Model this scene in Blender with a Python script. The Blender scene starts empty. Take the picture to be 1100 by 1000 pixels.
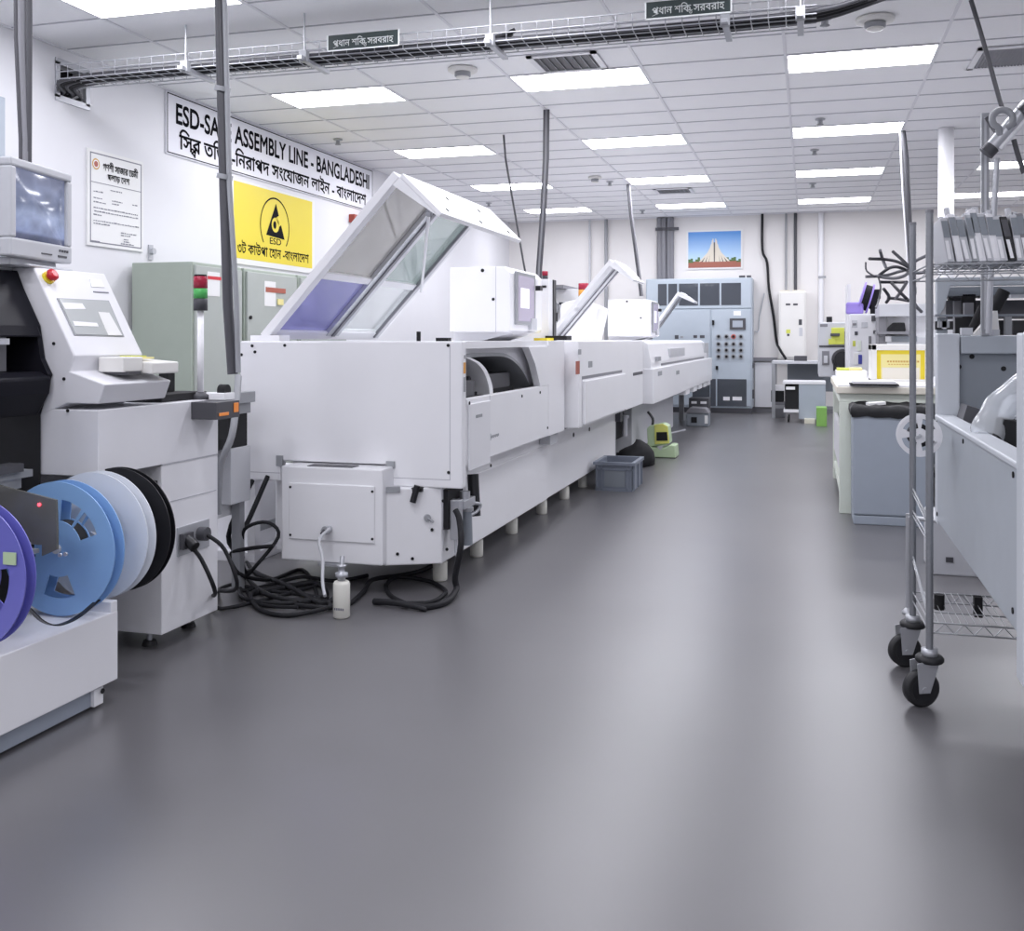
import bpy, bmesh, math, random
from mathutils import Vector, Matrix
from mathutils.geometry import tessellate_polygon
random.seed(7)
SC = bpy.context.scene
COL = SC.collection
PI = math.pi
# ---------------------------------------------------------------- camera (solved from the ceiling grid)
F, TH, YH, CX, HC, CEIL = 1090.2, .2842, 364.94, 550.0, 1.384, 3.78
cT, sT = math.cos(TH), math.sin(TH)
cam = bpy.data.cameras.new('camera'); camo = bpy.data.objects.new('camera', cam); COL.objects.link(camo)
camo.location = (0, 0, HC); camo.rotation_euler = (PI/2, 0, TH)
cam.sensor_width = 36; cam.lens = 36*F/1100; cam.shift_y = -(500-YH)/1100; cam.clip_start = .05; cam.clip_end = 100
SC.camera = camo
def ray(x, y):
    u = (x-CX)/F; v = (YH-y)/F
    return (-sT+u*cT, cT+u*sT, v)
def pX(x, y, v):
    r = ray(x, y); t = v/r[0]; return (v, t*r[1], HC+t*r[2])
def pY(x, y, v):
    r = ray(x, y); t = v/r[1]; return (t*r[0], v, HC+t*r[2])
def pZ(x, y, v):
    r = ray(x, y); t = (v-HC)/r[2]; return (t*r[0], t*r[1], v)
# ---------------------------------------------------------------- materials
MATS = {}
def mat(name, col, rough=.45, metal=0, spec=.5, emit=None, es=0, noise=0, nscale=8, bump=0):
    m = bpy.data.materials.new(name); m.use_nodes = True
    nt = m.node_tree; b = nt.nodes['Principled BSDF']
    c = tuple(col)+(1,)
    b.inputs['Base Color'].default_value = c
    b.inputs['Roughness'].default_value = rough; b.inputs['Metallic'].default_value = metal
    b.inputs['Specular IOR Level'].default_value = spec
    if emit:
        b.inputs['Emission Color'].default_value = tuple(emit)+(1,); b.inputs['Emission Strength'].default_value = es
    if noise or bump:
        tc = nt.nodes.new('ShaderNodeTexCoord'); n = nt.nodes.new('ShaderNodeTexNoise'); n.inputs['Scale'].default_value = nscale
        n.inputs['Detail'].default_value = 4
        nt.links.new(tc.outputs['Object'], n.inputs['Vector'])
        if noise:
            r = nt.nodes.new('ShaderNodeValToRGB')
            r.color_ramp.elements[0].position = .3; r.color_ramp.elements[1].position = .7
            r.color_ramp.elements[0].color = tuple(max(0, k*(1-noise)) for k in col)+(1,)
            r.color_ramp.elements[1].color = tuple(min(1, k*(1+noise)) for k in col)+(1,)
            nt.links.new(n.outputs['Fac'], r.inputs['Fac']); nt.links.new(r.outputs['Color'], b.inputs['Base Color'])
        if bump:
            bp = nt.nodes.new('ShaderNodeBump'); bp.inputs['Strength'].default_value = bump; bp.inputs['Distance'].default_value = .005
            nt.links.new(n.outputs['Fac'], bp.inputs['Height']); nt.links.new(bp.outputs['Normal'], b.inputs['Normal'])
    MATS[name] = m; return m
def glassy(name, tint, opac, rough=.03):
    """thin sheet: transparent tint mixed with a tinted body and a fresnel gloss"""
    m = bpy.data.materials.new(name); m.use_nodes = True; nt = m.node_tree; nt.nodes.clear()
    out = nt.nodes.new('ShaderNodeOutputMaterial'); tr = nt.nodes.new('ShaderNodeBsdfTransparent')
    df = nt.nodes.new('ShaderNodeBsdfDiffuse'); gl = nt.nodes.new('ShaderNodeBsdfGlossy')
    m1 = nt.nodes.new('ShaderNodeMixShader'); m2 = nt.nodes.new('ShaderNodeMixShader'); fr = nt.nodes.new('ShaderNodeFresnel')
    ge = nt.nodes.new('ShaderNodeNewGeometry'); ma = nt.nodes.new('ShaderNodeMath'); ma.operation = 'MULTIPLY_ADD'; ma.inputs[1].default_value = 1/1.45-1.45; ma.inputs[2].default_value = 1.45
    nt.links.new(ge.outputs['Backfacing'], ma.inputs[0]); nt.links.new(ma.outputs[0], fr.inputs['IOR']); gl.inputs['Roughness'].default_value = rough
    tr.inputs['Color'].default_value = tuple(.4+.6*k for k in tint)+(1,); df.inputs['Color'].default_value = tuple(tint)+(1,)
    m1.inputs['Fac'].default_value = opac
    nt.links.new(tr.outputs[0], m1.inputs[1]); nt.links.new(df.outputs[0], m1.inputs[2])
    nt.links.new(fr.outputs[0], m2.inputs['Fac']); nt.links.new(m1.outputs[0], m2.inputs[1]); nt.links.new(gl.outputs[0], m2.inputs[2])
    nt.links.new(m2.outputs[0], out.inputs[0]); MATS[name] = m; return m
mat('white', (.87, .87, .892), .32, noise=.012, nscale=3)
mat('white_b', (.82, .82, .848), .35, noise=.012, nscale=3)
mat('offwhite', (.80, .79, .76), .4)
mat('cream', (.80, .76, .66), .5)
mat('console', (.78, .78, .81), .38, noise=.01)
mat('pale_grey', (.56, .57, .60), .4, noise=.02)
mat('grey', (.33, .34, .36), .45)
mat('mid_grey', (.22, .22, .24), .45)
mat('dark_grey', (.07, .07, .08), .45)
mat('black', (.012, .012, .015), .35)
mat('matt_black', (.008, .008, .010), .8)
mat('hood_black', (.012, .012, .017), .35, spec=.10)
mat('belt_grey', (.085, .085, .095), .5)
mat('rubber', (.015, .015, .017), .6)
mat('cable', (.014, .014, .017), .6, spec=.3)
mat('bluegrey', (.39, .435, .49), .42, noise=.015)
mat('cab_blue', (.46, .52, .58), .42, noise=.012)
mat('slate', (.24, .265, .295), .45)
mat('hopper', (.43, .465, .505), .36, noise=.02)
mat('hopper_lt', (.60, .63, .67), .36)
mat('sage', (.37, .42, .36), .45, noise=.015)
mat('sage_lt', (.42, .45, .42), .45, noise=.015)
mat('bench_green', (.76, .81, .72), .45)
mat('chrome', (.42, .43, .45), .3, .7)
mat('post_steel', (.27, .28, .30), .38, .5)
mat('steel', (.50, .51, .54), .4, .5)
mat('alu', (.60, .61, .64), .4, .8)
mat('rail', (.36, .40, .47), .4, .3)
mat('bin_blue', (.33, .37, .43), .55, noise=.02)
mat('crate', (.21, .235, .285), .5, noise=.03)
mat('yellow', (.82, .66, .035), .45)
mat('yellow_pale', (.86, .77, .33), .5)
mat('lime', (.62, .66, .10), .5)
mat('device_green', (.52, .66, .42), .4)
mat('device_yellow', (.78, .78, .20), .4)
mat('green_box', (.22, .45, .10), .5)
mat('red', (.62, .02, .035), .3)
mat('brick_red', (.36, .06, .04), .5)
mat('orange', (.80, .25, .05), .5, emit=(1, .35, .05), es=.12)
mat('lamp_green', (.10, .50, .13), .25)
mat('lamp_red', (.42, .025, .06), .25)
mat('amber', (.75, .35, .05), .3)
mat('reel_blue', (.26, .46, .78), .32)
mat('reel_violet', (.17, .17, .56), .32)
mat('violet', (.36, .27, .75), .35)
mat('sign_white', (.78, .78, .83), .4)
mat('ink', (.008, .008, .012), .7, spec=.08)
mat('ink_grey', (.22, .22, .26), .5)
mat('sign_dark', (.035, .05, .05), .4)
mat('sign_ink', (.80, .83, .82), .5)
mat('foot_white', (.78, .77, .70), .45)
mat('paper', (.83, .83, .82), .6)
mat('sky_blue', (.13, .36, .72), .4)
mat('sky_low', (.42, .60, .80), .4)
mat('tree_green', (.08, .16, .05), .5)
mat('plaza', (.36, .12, .08), .5)
mat('stone', (.72, .66, .55), .5)
mat('stone_dark', (.12, .10, .09), .5)
mat('navy', (.05, .06, .35), .4)
mat('gold', (.62, .36, .08), .5)
mat('rust', (.40, .10, .06), .5)
mat('led', (1, .1, .1), .3, emit=(1, .05, .08), es=4)
mat('light', (.9, .9, .9), .5, emit=(.93, .93, 1.0), es=1)
glassy('pane', (.84, .87, .87), .10)
glassy('pane_warm', (.54, .53, .50), .40)
glassy('pane_green', (.55, .63, .60), .36)
glassy('pane_blue', (.42, .42, .74), .55)  # violet-blue tint for the lower near lid pane
glassy('smoke', (.20, .20, .185), .62)
glassy('reel_clear', (.88, .91, .96), .80, .15)
glassy('plastic_film', (.84, .87, .90), .40, .12)
glassy('cab_glass', (.10, .11, .13), .80)
# ---------------------------------------------------------------- mesh builder
class MB:
    def __init__(s): s.v = []; s.f = []; s.m = []; s.ms = []; s.cur = 0; s.sm = []
    def use(s, name):
        if name not in s.ms: s.ms.append(name)
        s.cur = s.ms.index(name); return s
    def add(s, vs, fs, smooth=False):
        o = len(s.v); s.v += [tuple(p) for p in vs]
        for f in fs: s.f.append([o+i for i in f]); s.m.append(s.cur); s.sm.append(smooth)
        return s
    def box(s, x0, x1, y0, y1, z0, z1):
        x0, x1 = sorted((x0, x1)); y0, y1 = sorted((y0, y1)); z0, z1 = sorted((z0, z1))
        return s.add([(x0,y0,z0),(x1,y0,z0),(x1,y1,z0),(x0,y1,z0),(x0,y0,z1),(x1,y0,z1),(x1,y1,z1),(x0,y1,z1)],
              [(0,3,2,1),(4,5,6,7),(0,1,5,4),(1,2,6,5),(2,3,7,6),(3,0,4,7)])
    def obox(s, o, ex, ey, ez):
        """oriented box: corner o and three edge vectors"""
        o, ex, ey, ez = map(Vector, (o, ex, ey, ez))
        if ex.cross(ey).dot(ez) < 0: o = o+ez; ez = -ez
        p = [o, o+ex, o+ex+ey, o+ey]; p += [q+ez for q in p]
        return s.add(p, [(0,3,2,1),(4,5,6,7),(0,1,5,4),(1,2,6,5),(2,3,7,6),(3,0,4,7)])
    def prism(s, prof, axis, a, b):
        """profile of 2D points: axis 'y' -> (x,z), 'x' -> (y,z), 'z' -> (x,y)"""
        def P(p, t): return (p[0], t, p[1]) if axis == 'y' else (t, p[0], p[1]) if axis == 'x' else (p[0], p[1], t)
        n = len(prof); ar = sum(prof[i][0]*prof[(i+1)%n][1]-prof[(i+1)%n][0]*prof[i][1] for i in range(n))
        if ar < 0: prof = prof[::-1]
        if a > b: a, b = b, a
        vs = [P(p, a) for p in prof]+[P(p, b) for p in prof]
        fs = [list(range(n))[::-1], list(range(n, 2*n))]+[(i, (i+1)%n, n+(i+1)%n, n+i) for i in range(n)]
        if axis == 'y': fs = [list(f)[::-1] for f in fs]
        return s.add(vs, fs)
    def tube(s, pts, r, n=8, caps=True):
        pts = [Vector(p) for p in pts]; m = len(pts); vs = []; fs = []
        rr = r if isinstance(r, (list, tuple)) else [r]*m
        t0 = (pts[1]-pts[0]).normalized(); up = Vector((0,0,1)) if abs(t0.z) < .9 else Vector((0,1,0))
        a = t0.cross(up).normalized()
        for i, p in enumerate(pts):
            t = (pts[min(i+1, m-1)]-pts[max(i-1, 0)]).normalized()
            a = a-t*a.dot(t)
            if a.length < 1e-5: a = t.orthogonal()
            a.normalize(); b = t.cross(a)
            for k in range(n):
                w = 2*PI*k/n; vs.append(p+(a*math.cos(w)+b*math.sin(w))*rr[i])
        for i in range(m-1):
            for k in range(n): fs.append((i*n+k, i*n+(k+1)%n, (i+1)*n+(k+1)%n, (i+1)*n+k))
        s.add(vs, fs, True)
        if caps: s.add(vs[:n], [list(range(n))[::-1]]); s.add(vs[-n:], [list(range(n))])
        return s
    def cyl(s, p0, p1, r, n=16, r1=None): return s.tube([p0, p1], [r, r if r1 is None else r1], n)
    def lathe(s, c, prof, n=24):
        """prof: (radius, z) from bottom to top about a vertical axis at c"""
        vs = []; fs = []
        for r, z in prof:
            for k in range(n): w = 2*PI*k/n; vs.append((c[0]+r*math.cos(w), c[1]+r*math.sin(w), c[2]+z))
        for i in range(len(prof)-1):
            for k in range(n): fs.append((i*n+k, i*n+(k+1)%n, (i+1)*n+(k+1)%n, (i+1)*n+k))
        fs2 = [list(range(n))[::-1], [(len(prof)-1)*n+k for k in range(n)]]
        return s.add(vs, fs+fs2, True)
    def quad(s, a, b, c, d): return s.add([a, b, c, d], [(0,1,2,3)])
    def polys(s, tris, o, rt, up):
        o, rt, up = map(Vector, (o, rt, up))
        for vs, fs in tris: s.add([o+rt*p[0]+up*p[1] for p in vs], fs)
        return s
    def build(s, name, m=None, parent=None, bev=0, seg=2, **props):
        me = bpy.data.meshes.new(name)
        off = Vector(ORG.get(parent.name, (0,0,0))) if parent else Vector(props.pop('org', (0,0,0)))
        props.pop('org', None)
        me.from_pydata([Vector(p)-off for p in s.v], [], s.f)
        names = s.ms or [m]
        for k in names: me.materials.append(MATS[k])
        if s.ms: me.polygons.foreach_set('material_index', s.m)
        me.polygons.foreach_set('use_smooth', s.sm)
        me.update()
        o = bpy.data.objects.new(name, me); COL.objects.link(o)
        if parent: o.parent = parent; ORG[o.name] = tuple(off)
        else: o.location = off; ORG[o.name] = tuple(off)
        if bev:
            bm_ = o.modifiers.new('bevel', 'BEVEL'); bm_.width = bev; bm_.segments = seg; bm_.limit_method = 'ANGLE'; bm_.angle_limit = .6
            bm_.harden_normals = False
        for k, v in props.items(): o[k] = v
        return o
ORG = {}
def M(name=None):
    b = MB()
    return b.use(name) if name else b
def thing(name, label, cat, loc, group=None):
    o = bpy.data.objects.new(name, None); COL.objects.link(o); o.location = loc; ORG[o.name] = tuple(loc)
    o.empty_display_size = .1; o['label'] = label; o['category'] = cat
    if group: o['group'] = group
    return o
def tag(o, label, cat, group=None):
    o['label'] = label; o['category'] = cat
    if group: o['group'] = group
    return o
def struct(o): o['kind'] = 'structure'; return o
def clone(root, loc, label=None):
    r = root.copy(); COL.objects.link(r); r.location = loc
    if label: r['label'] = label
    for ch in list(root.children):
        c = ch.copy(); COL.objects.link(c); c.parent = r
        for g in list(ch.children):
            d = g.copy(); COL.objects.link(d); d.parent = c
    return r
def arc(c, r, a0, a1, n, ax='xz', y=0):
    return [(c[0]+r*math.cos(a0+(a1-a0)*i/n), c[1]+r*math.sin(a0+(a1-a0)*i/n)) for i in range(n+1)]
def smooth(pts, k=5):
    """Catmull-Rom through points"""
    P = [Vector(p) for p in pts]; out = []
    for i in range(len(P)-1):
        a, b, c, d = P[max(i-1, 0)], P[i], P[i+1], P[min(i+2, len(P)-1)]
        for j in range(k):
            t = j/k
            out.append(.5*((2*b)+(c-a)*t+(2*a-5*b+4*c-d)*t*t+(3*b-a-3*c+d)*t**3))
    out.append(P[-1]); return out
def screws(pts, nrm, r=.008, name='screw', parent=None, m='matt_black'):
    b = M(m); n = Vector(nrm)
    for p in pts: b.cyl(Vector(p), Vector(p)+n*.004, r, 10)
    return b.build(name, parent=parent)
# ---------------------------------------------------------------- lettering
def _outl(s):
    cu = bpy.data.curves.new('tmp', 'FONT'); cu.body = s; cu.size = 1
    o = bpy.data.objects.new('tmp', cu); COL.objects.link(o)
    bpy.context.view_layer.update()
    dg = bpy.context.evaluated_depsgraph_get()
    c = o.to_curve(dg)
    res = []
    for sp in c.splines:
        pts = []
        bp = sp.bezier_points; n = len(bp)
        for i in range(n):
            a, b = bp[i], bp[(i+1) % n]
            p0, p1, p2, p3 = a.co, a.handle_right, b.handle_left, b.co
            st = (p3-p0).length > 1e-6 and abs((p1-p0).cross(p3-p0).z)+abs((p2-p0).cross(p3-p0).z) < 1e-5
            kk = 1 if st else 4
            for j in range(kk):
                t = j/kk
                q = p0*(1-t)**3+p1*3*t*(1-t)**2+p2*3*t*t*(1-t)+p3*t**3
                pts.append((q.x, q.y))
        if len(pts) > 2: res.append(pts)
    o.to_curve_clear(); bpy.data.objects.remove(o); bpy.data.curves.remove(cu)
    return res
def _area(p): return sum(p[i][0]*p[(i+1)%len(p)][1]-p[(i+1)%len(p)][0]*p[i][1] for i in range(len(p)))/2
def _in(pt, p):
    x, y = pt; r = False
    for i in range(len(p)):
        (x1, y1), (x2, y2) = p[i], p[i-1]
        if (y1 > y) != (y2 > y) and x < (x2-x1)*(y-y1)/(y2-y1)+x1: r = not r
    return r
def _maxx(s): return max((q[0] for p in _outl(s) for q in p), default=0)
def letters(s, bold=0):
    """flat lettering as triangles, unit em; '^x' sets x small under the glyph before it, '~' adds a stroke under it"""
    base = ''; extra = []; i = 0
    while i < len(s):
        if s[i] == '^': extra.append((len(base), s[i+1])); i += 2; continue
        if s[i] == '~': extra.append((len(base), '~')); i += 1; continue
        base += s[i]; i += 1
    cont = _outl(base); tris = []
    for n, ch in extra:
        x1 = _maxx(base[:n]); x0 = _maxx(base[:n-1]) if n > 1 else 0
        if ch == '~': cont.append([(x0+.02, -.14), (x0+.07, -.14), (x1+.04, .10), (x1-.02, .10)][::-1])
        else:
            for p in _outl(ch): cont.append([(x0+.1+(q[0])*.62, -.22+q[1]*.62) for q in p])
    if not cont: return [], 1, 1
    ref = max(cont, key=lambda p: abs(_area(p))); sg = 1 if _area(ref) > 0 else -1
    outer = [p for p in cont if _area(p)*sg > 0]; holes = [p for p in cont if _area(p)*sg <= 0]
    own = {k: [] for k in range(len(outer))}
    for h in holes:
        best = None
        for k, p in enumerate(outer):
            if _in(h[0], p) and (best is None or abs(_area(p)) < abs(_area(outer[best]))): best = k
        if best is not None: own[best].append(h)
        else: own[len(outer)] = []; outer.append(h)
    for k, p in enumerate(list(outer)):
        loops = [[Vector((q[0], q[1], 0)) for q in l] for l in [p]+own[k]]
        vs = [(q.x, q.y) for l in loops for q in l]
        fs = [tuple(t) for t in tessellate_polygon(loops)]
        fs = [f if _area([vs[j] for j in f]) > 0 else f[::-1] for f in fs]
        tris.append((vs, fs))
        if bold:
            for l in [p]+own[k]:
                for j in range(len(l)):
                    a, b = Vector(l[j]), Vector(l[(j+1) % len(l)]); d = b-a
                    if d.length < 1e-5: continue
                    d.normalize(); nn = Vector((-d.y, d.x))*bold; a = a-d*bold*.6; b = b+d*bold*.6
                    tris.append(([tuple(a-nn), tuple(b-nn), tuple(b+nn), tuple(a+nn)], [(0,1,2,3)]))
    xs = [v[0] for t in tris for v in t[0]]; ys = [v[1] for t in tris for v in t[0]]
    x0, y0 = min(xs), min(ys)
    tris = [([(v[0]-x0, v[1]-y0) for v in t[0]], t[1]) for t in tris]
    return tris, max(xs)-x0, max(ys)-y0
def write(b, s, o, rt, up, w, h, bold=0):
    """letter s into a w x h box whose bottom-left corner is o"""
    t, tw, th_ = letters(s, bold)
    b.polys(t, o, Vector(rt)*(w/tw), Vector(up)*(h/th_)); return b
# ================================================================ the room
XL, XR, YB, YF = -5.9, 6.2, 20.0, -8.0
def floor_material():
    m = bpy.data.materials.new('epoxy_floor'); m.use_nodes = True; nt = m.node_tree; b = nt.nodes['Principled BSDF']
    tc = nt.nodes.new('ShaderNodeTexCoord'); n = nt.nodes.new('ShaderNodeTexNoise'); n.inputs['Scale'].default_value = .9; n.inputs['Detail'].default_value = 3
    r = nt.nodes.new('ShaderNodeValToRGB'); r.color_ramp.elements[0].color = (.110, .107, .114, 1); r.color_ramp.elements[1].color = (.126, .123, .130, 1)
    r.color_ramp.elements[0].position = .3; r.color_ramp.elements[1].position = .7
    nt.links.new(tc.outputs['Object'], n.inputs['Vector']); nt.links.new(n.outputs['Fac'], r.inputs['Fac']); nt.links.new(r.outputs['Color'], b.inputs['Base Color'])
    n2 = nt.nodes.new('ShaderNodeTexNoise'); n2.inputs['Scale'].default_value = .5; n2.inputs['Detail'].default_value = 0
    r2 = nt.nodes.new('ShaderNodeMapRange'); r2.inputs['To Min'].default_value = .27; r2.inputs['To Max'].default_value = .37
    nt.links.new(tc.outputs['Object'], n2.inputs['Vector']); nt.links.new(n2.outputs['Fac'], r2.inputs['Value']); nt.links.new(r2.outputs['Result'], b.inputs['Roughness'])
    b.inputs['Specular IOR Level'].default_value = .85
    MATS['floor'] = m
floor_material()
mat('wall', (.77, .77, .795), .6, noise=.015, nscale=1.5)
mat('wall_back', (.80, .78, .765), .6, noise=.015, nscale=1.5)
mat('ceiling', (.94, .94, .955), .85, noise=.012, nscale=60)
mat('grid', (.80, .80, .83), .5)
mat('seam', (.46, .46, .50), .6)
mat('tile_seam', (.52, .52, .56), .7)
struct(M('floor').box(XL-.1, XR+.1, YF-.1, YB+.1, -.1, 0).build('floor'))
# left wall with the square hole the cable tray comes out of
hx = [pX(66, 66, XL), pX(90, 104, XL)]
h0, h1 = 6.93, 7.28; hz0, hz1 = 3.37, 3.66
w = M('wall'); w.box(XL-.15, XL, YF, h0, 0, CEIL+.1).box(XL-.15, XL, h1, YB, 0, CEIL+.1).box(XL-.15, XL, h0, h1, 0, hz0).box(XL-.15, XL, h0, h1, hz1, CEIL+.1)
struct(w.build('wall_left'))
struct(M('wall_back').box(XL-.15, XR+.15, YB, YB+.15, 0, CEIL+.1).build('wall_back'))
struct(M('wall').box(XR, XR+.15, YF, YB, 0, CEIL+.1).build('wall_right'))
struct(M('wall').box(XL-.15, XR+.15, YF-.15, YF, 0, CEIL+.1).build('wall_front'))
# ceiling: lay-in tiles on a T-bar grid (tiles 1.22 x 0.61 m)
X1, Y0 = -.1886, 8.855
struct(M('ceiling').box(XL-.1, XR+.1, YF-.1, YB+.1, CEIL+.008, CEIL+.12).build('ceiling'))
g = M('grid')
k = -6
while True:
    x = X1+1.22*k
    if x > XR: break
    if x > XL: g.box(x-.012, x+.012, YF, YB, CEIL-.001, CEIL+.012)
    k += 1
g.use('tile_seam')
k = -28
while True:
    y = Y0+.61*k
    if y > YB: break
    if y > YF: g.box(XL, XR, y-.006, y+.006, CEIL+.001, CEIL+.012)
    k += 1
g.use('grid').box(XL, XL+.02, YF, YB, CEIL-.004, CEIL+.01).box(XL, XR, YB-.02, YB, CEIL-.004, CEIL+.01)
struct(g.build('ceiling_grid'))
struct(M('mid_grey').box(XL, XR, YB-.012, YB, 0, .10).build('baseboard_back'))
struct(M('mid_grey').box(XL, XL+.012, YF, YB, 0, .10).build('baseboard_left'))
# round white column on the right
struct(M('white').lathe((1.50, 12.45, 0), [(.085, 0), (.085, CEIL+.005)], 32).build('column'))
# troffers: 1.22 x 0.61 luminous panels in the grid
LIGHT_ES = 19.0
MATS['light'].node_tree.nodes['Principled BSDF'].inputs['Emission Strength'].default_value = LIGHT_ES
ROWN = {-25: 'added unseen row furthest behind the viewer', -20: 'added unseen third row behind the viewer', -15: 'added unseen second row behind the viewer', -10: 'added unseen row over the viewer', -5: 'row before the cable tray', 0: 'first row beyond the cable tray', 5: 'second row beyond the cable tray', 10: 'third row beyond the cable tray', 15: 'row next to the back wall'}
COLN = {-4: 'along the left wall', -2: 'over the white machine line', 0: 'over the aisle', 2: 'right of the white column'}
for r in (-25, -20, -15, -10, -5, 0, 5, 10, 15):  # rows behind and over the viewer are unseen, added to brighten machine fronts
    for c_ in (-4, -2, 0, 2):
        if r == -10 and c_ >= 0: continue
        x0 = X1+1.22*c_; y0 = Y0+.61*r
        t = thing('ceiling_light', 'white flush ceiling light panel %s, %s' % (COLN[c_], ROWN[r]), 'ceiling light', (x0+.61, y0+.305, CEIL), 'recessed ceiling light panels')
        f = M('white'); e = .022
        f.box(x0+.012, x0+1.208, y0+.006, y0+e, CEIL-.003, CEIL+.01).box(x0+.012, x0+1.208, y0+.61-e, y0+.604, CEIL-.003, CEIL+.01)
        f.box(x0+.012, x0+e, y0+e, y0+.61-e, CEIL-.003, CEIL+.01).box(x0+1.22-e, x0+1.208, y0+e, y0+.61-e, CEIL-.003, CEIL+.01)
        f.build('frame', parent=t)
        M('light').quad((x0+e, y0+e, CEIL-.001), (x0+e, y0+.61-e, CEIL-.001), (x0+1.22-e, y0+.61-e, CEIL-.001), (x0+1.22-e, y0+e, CEIL-.001)).build('diffuser', parent=t)
# vents
def vent(px, py, w, d, slats, label, dark='dark_grey'):
    x, y, z = pZ(px, py, CEIL)
    t = thing('ceiling_vent', label, 'vent', (x, y, CEIL), 'ceiling air vents')
    f = M('white_b'); e = .05
    f.box(x-w, x+w, y-d, y-d+e, CEIL-.012, CEIL).box(x-w, x+w, y+d-e, y+d, CEIL-.012, CEIL).box(x-w, x-w+e, y-d, y+d, CEIL-.012, CEIL).box(x+w-e, x+w, y-d, y+d, CEIL-.012, CEIL)
    f.build('frame', parent=t)
    M(dark).box(x-w+e, x+w-e, y-d+e, y+d-e, CEIL-.002, CEIL+.002).build('duct_opening', parent=t)
    b = M('pale_grey' if slats < 20 else 'mid_grey')
    for i in range(slats):
        xx = x-w+e+(2*w-2*e)*(i+.5)/slats
        b.obox((xx, y-d+e, CEIL-.003), (.012, 0, -.012), (0, 2*d-2*e, 0), (.002, 0, .002))
    b.build('louver', parent=t)
vent(610, 67, .30, .28, 7, 'square louvred ceiling vent in front of the middle light column')
vent(724, 205, .30, .28, 8, 'small louvred ceiling vent before the last light of the machine line')
vent(1094, 60, .36, .34, 24, 'dark grey return air grille in the ceiling at the right edge', 'mid_grey')
# smoke detectors and sprinklers
def detector(px, py, r, label):
    x, y, z = pZ(px, py, CEIL)
    t = thing('smoke_detector', label, 'smoke detector', (x, y, CEIL), 'ceiling smoke detectors')
    M('offwhite').lathe((x, y, CEIL), [(r*.9, -.030), (r, -.022), (r, 0)]).build('base', parent=t)
    b = M('grey').lathe((x, y, CEIL), [(r*.40, -.075), (r*.55, -.065), (r*.55, -.030)])
    b.use('offwhite').lathe((x, y, CEIL), [(r*.3, -.085), (r*.45, -.082), (r*.45, -.072)])
    b.build('sensor_head', parent=t)
detector(497, 74, .13, 'round white smoke detector on the ceiling left of the vent')
detector(940, 20, .14, 'round white smoke detector on the ceiling near the top of the aisle')
detector(639, 190, .10, 'small smoke detector on the ceiling over the machine line')
def sprinkler(px, py, label):
    x, y, z = pZ(px, py, CEIL)
    t = thing('sprinkler', label, 'sprinkler', (x, y, CEIL), 'ceiling sprinkler heads')
    M('steel').lathe((x, y, CEIL), [(.05, -.012), (.055, 0)], 16).build('collar', parent=t)
    b = M('grey').cyl((x, y, CEIL-.012), (x, y, CEIL-.05), .014, 10)
    b.lathe((x, y, CEIL-.066), [(.016, 0), (.036, .004), (.036, .010)], 14).cyl((x-.02, y, CEIL-.06), (x-.02, y, CEIL-.01), .004, 6).cyl((x+.02, y, CEIL-.06), (x+.02, y, CEIL-.01), .004, 6)
    b.build('spray_head', parent=t)
for px, py, l in ((886, 19, 'first sprinkler beside the wide smoke detector'), (881, 128, 'sprinkler before the second aisle light'), (875, 161, 'sprinkler between the second and third aisle lights'),
                  (873, 197, 'sprinkler between the third and last aisle lights'), (363, 150, 'sprinkler on the ceiling above the banner'), (655, 195, 'sprinkler beside the small smoke detector'),
                  (690, 226, 'sprinkler close to the back wall above the dark pipes'), (525, 218, 'sprinkler by the left light column near the back wall')):
    sprinkler(px, py, l)
# ---------------------------------------------------------------- left wall: banner, yellow sign, certificate
def on_left(y0, y1, z0, z1, name, label, cat, face, border=None, depth=.02, frame_c=None):
    t = thing(name, label, cat, (XL, (y0+y1)/2, z0))
    M(face).box(XL+.001, XL+depth, y0, y1, z0, z1).build('board', parent=t, bev=.003)
    if border:
        b = M(border[0]); i0, wd = border[1], border[2]; x = XL+depth+.001
        for (a, c, d, e) in ((y0+i0, y1-i0, z0+i0, z0+i0+wd), (y0+i0, y1-i0, z1-i0-wd, z1-i0), (y0+i0, y0+i0+wd, z0+i0, z1-i0), (y1-i0-wd, y1-i0, z0+i0, z1-i0)):
            b.box(x-.001, x+.001, a, c, d, e)
        b.build('border', parent=t)
    return t
LX = (0, 1, 0); UP = (0, 0, 1)
ban = on_left(8.37, 13.15, 3.165, 3.765, 'wall_banner', 'long white banner with two lines of black lettering high on the left wall', 'banner', 'sign_white', ('ink', .012, .010))
b = M('ink'); write(b, 'ESD-SAFE ASSEMBLY LINE - BANGLADESHI', (XL+.022, 8.52, 3.475), LX, UP, 4.5, .205, .024); b.build('lettering', parent=ban)
b = M('ink'); write(b, '\u09bf\u09b8^\u09a5\u09b0 \u09a4\u09bf\u09dc\u09ce-\u09bf\u09a8\u09b0\u09be\u09aa\u09a6 \u09b8\u0982\u09c7\u09af\u09be\u099c\u09a8 \u09b2\u09be\u0987\u09a8 - \u09ac\u09be\u0982\u09b2\u09be\u09c7\u09a6\u09b6', (XL+.022, 8.57, 3.195), LX, UP, 4.35, .25, .021); b.build('lettering', parent=ban)
yel = on_left(9.50, 11.40, 2.20, 3.11, 'warning_sign', 'yellow static warning sign with black triangle symbol below the banner', 'sign', 'paper')
M('yellow').box(XL+.015, XL+.0225, 9.55, 11.33, 2.262, 3.085).build('yellow_field', parent=yel)
b = M('ink'); yc, zc, xx = 10.42, 2.70, XL+.0235
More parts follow.
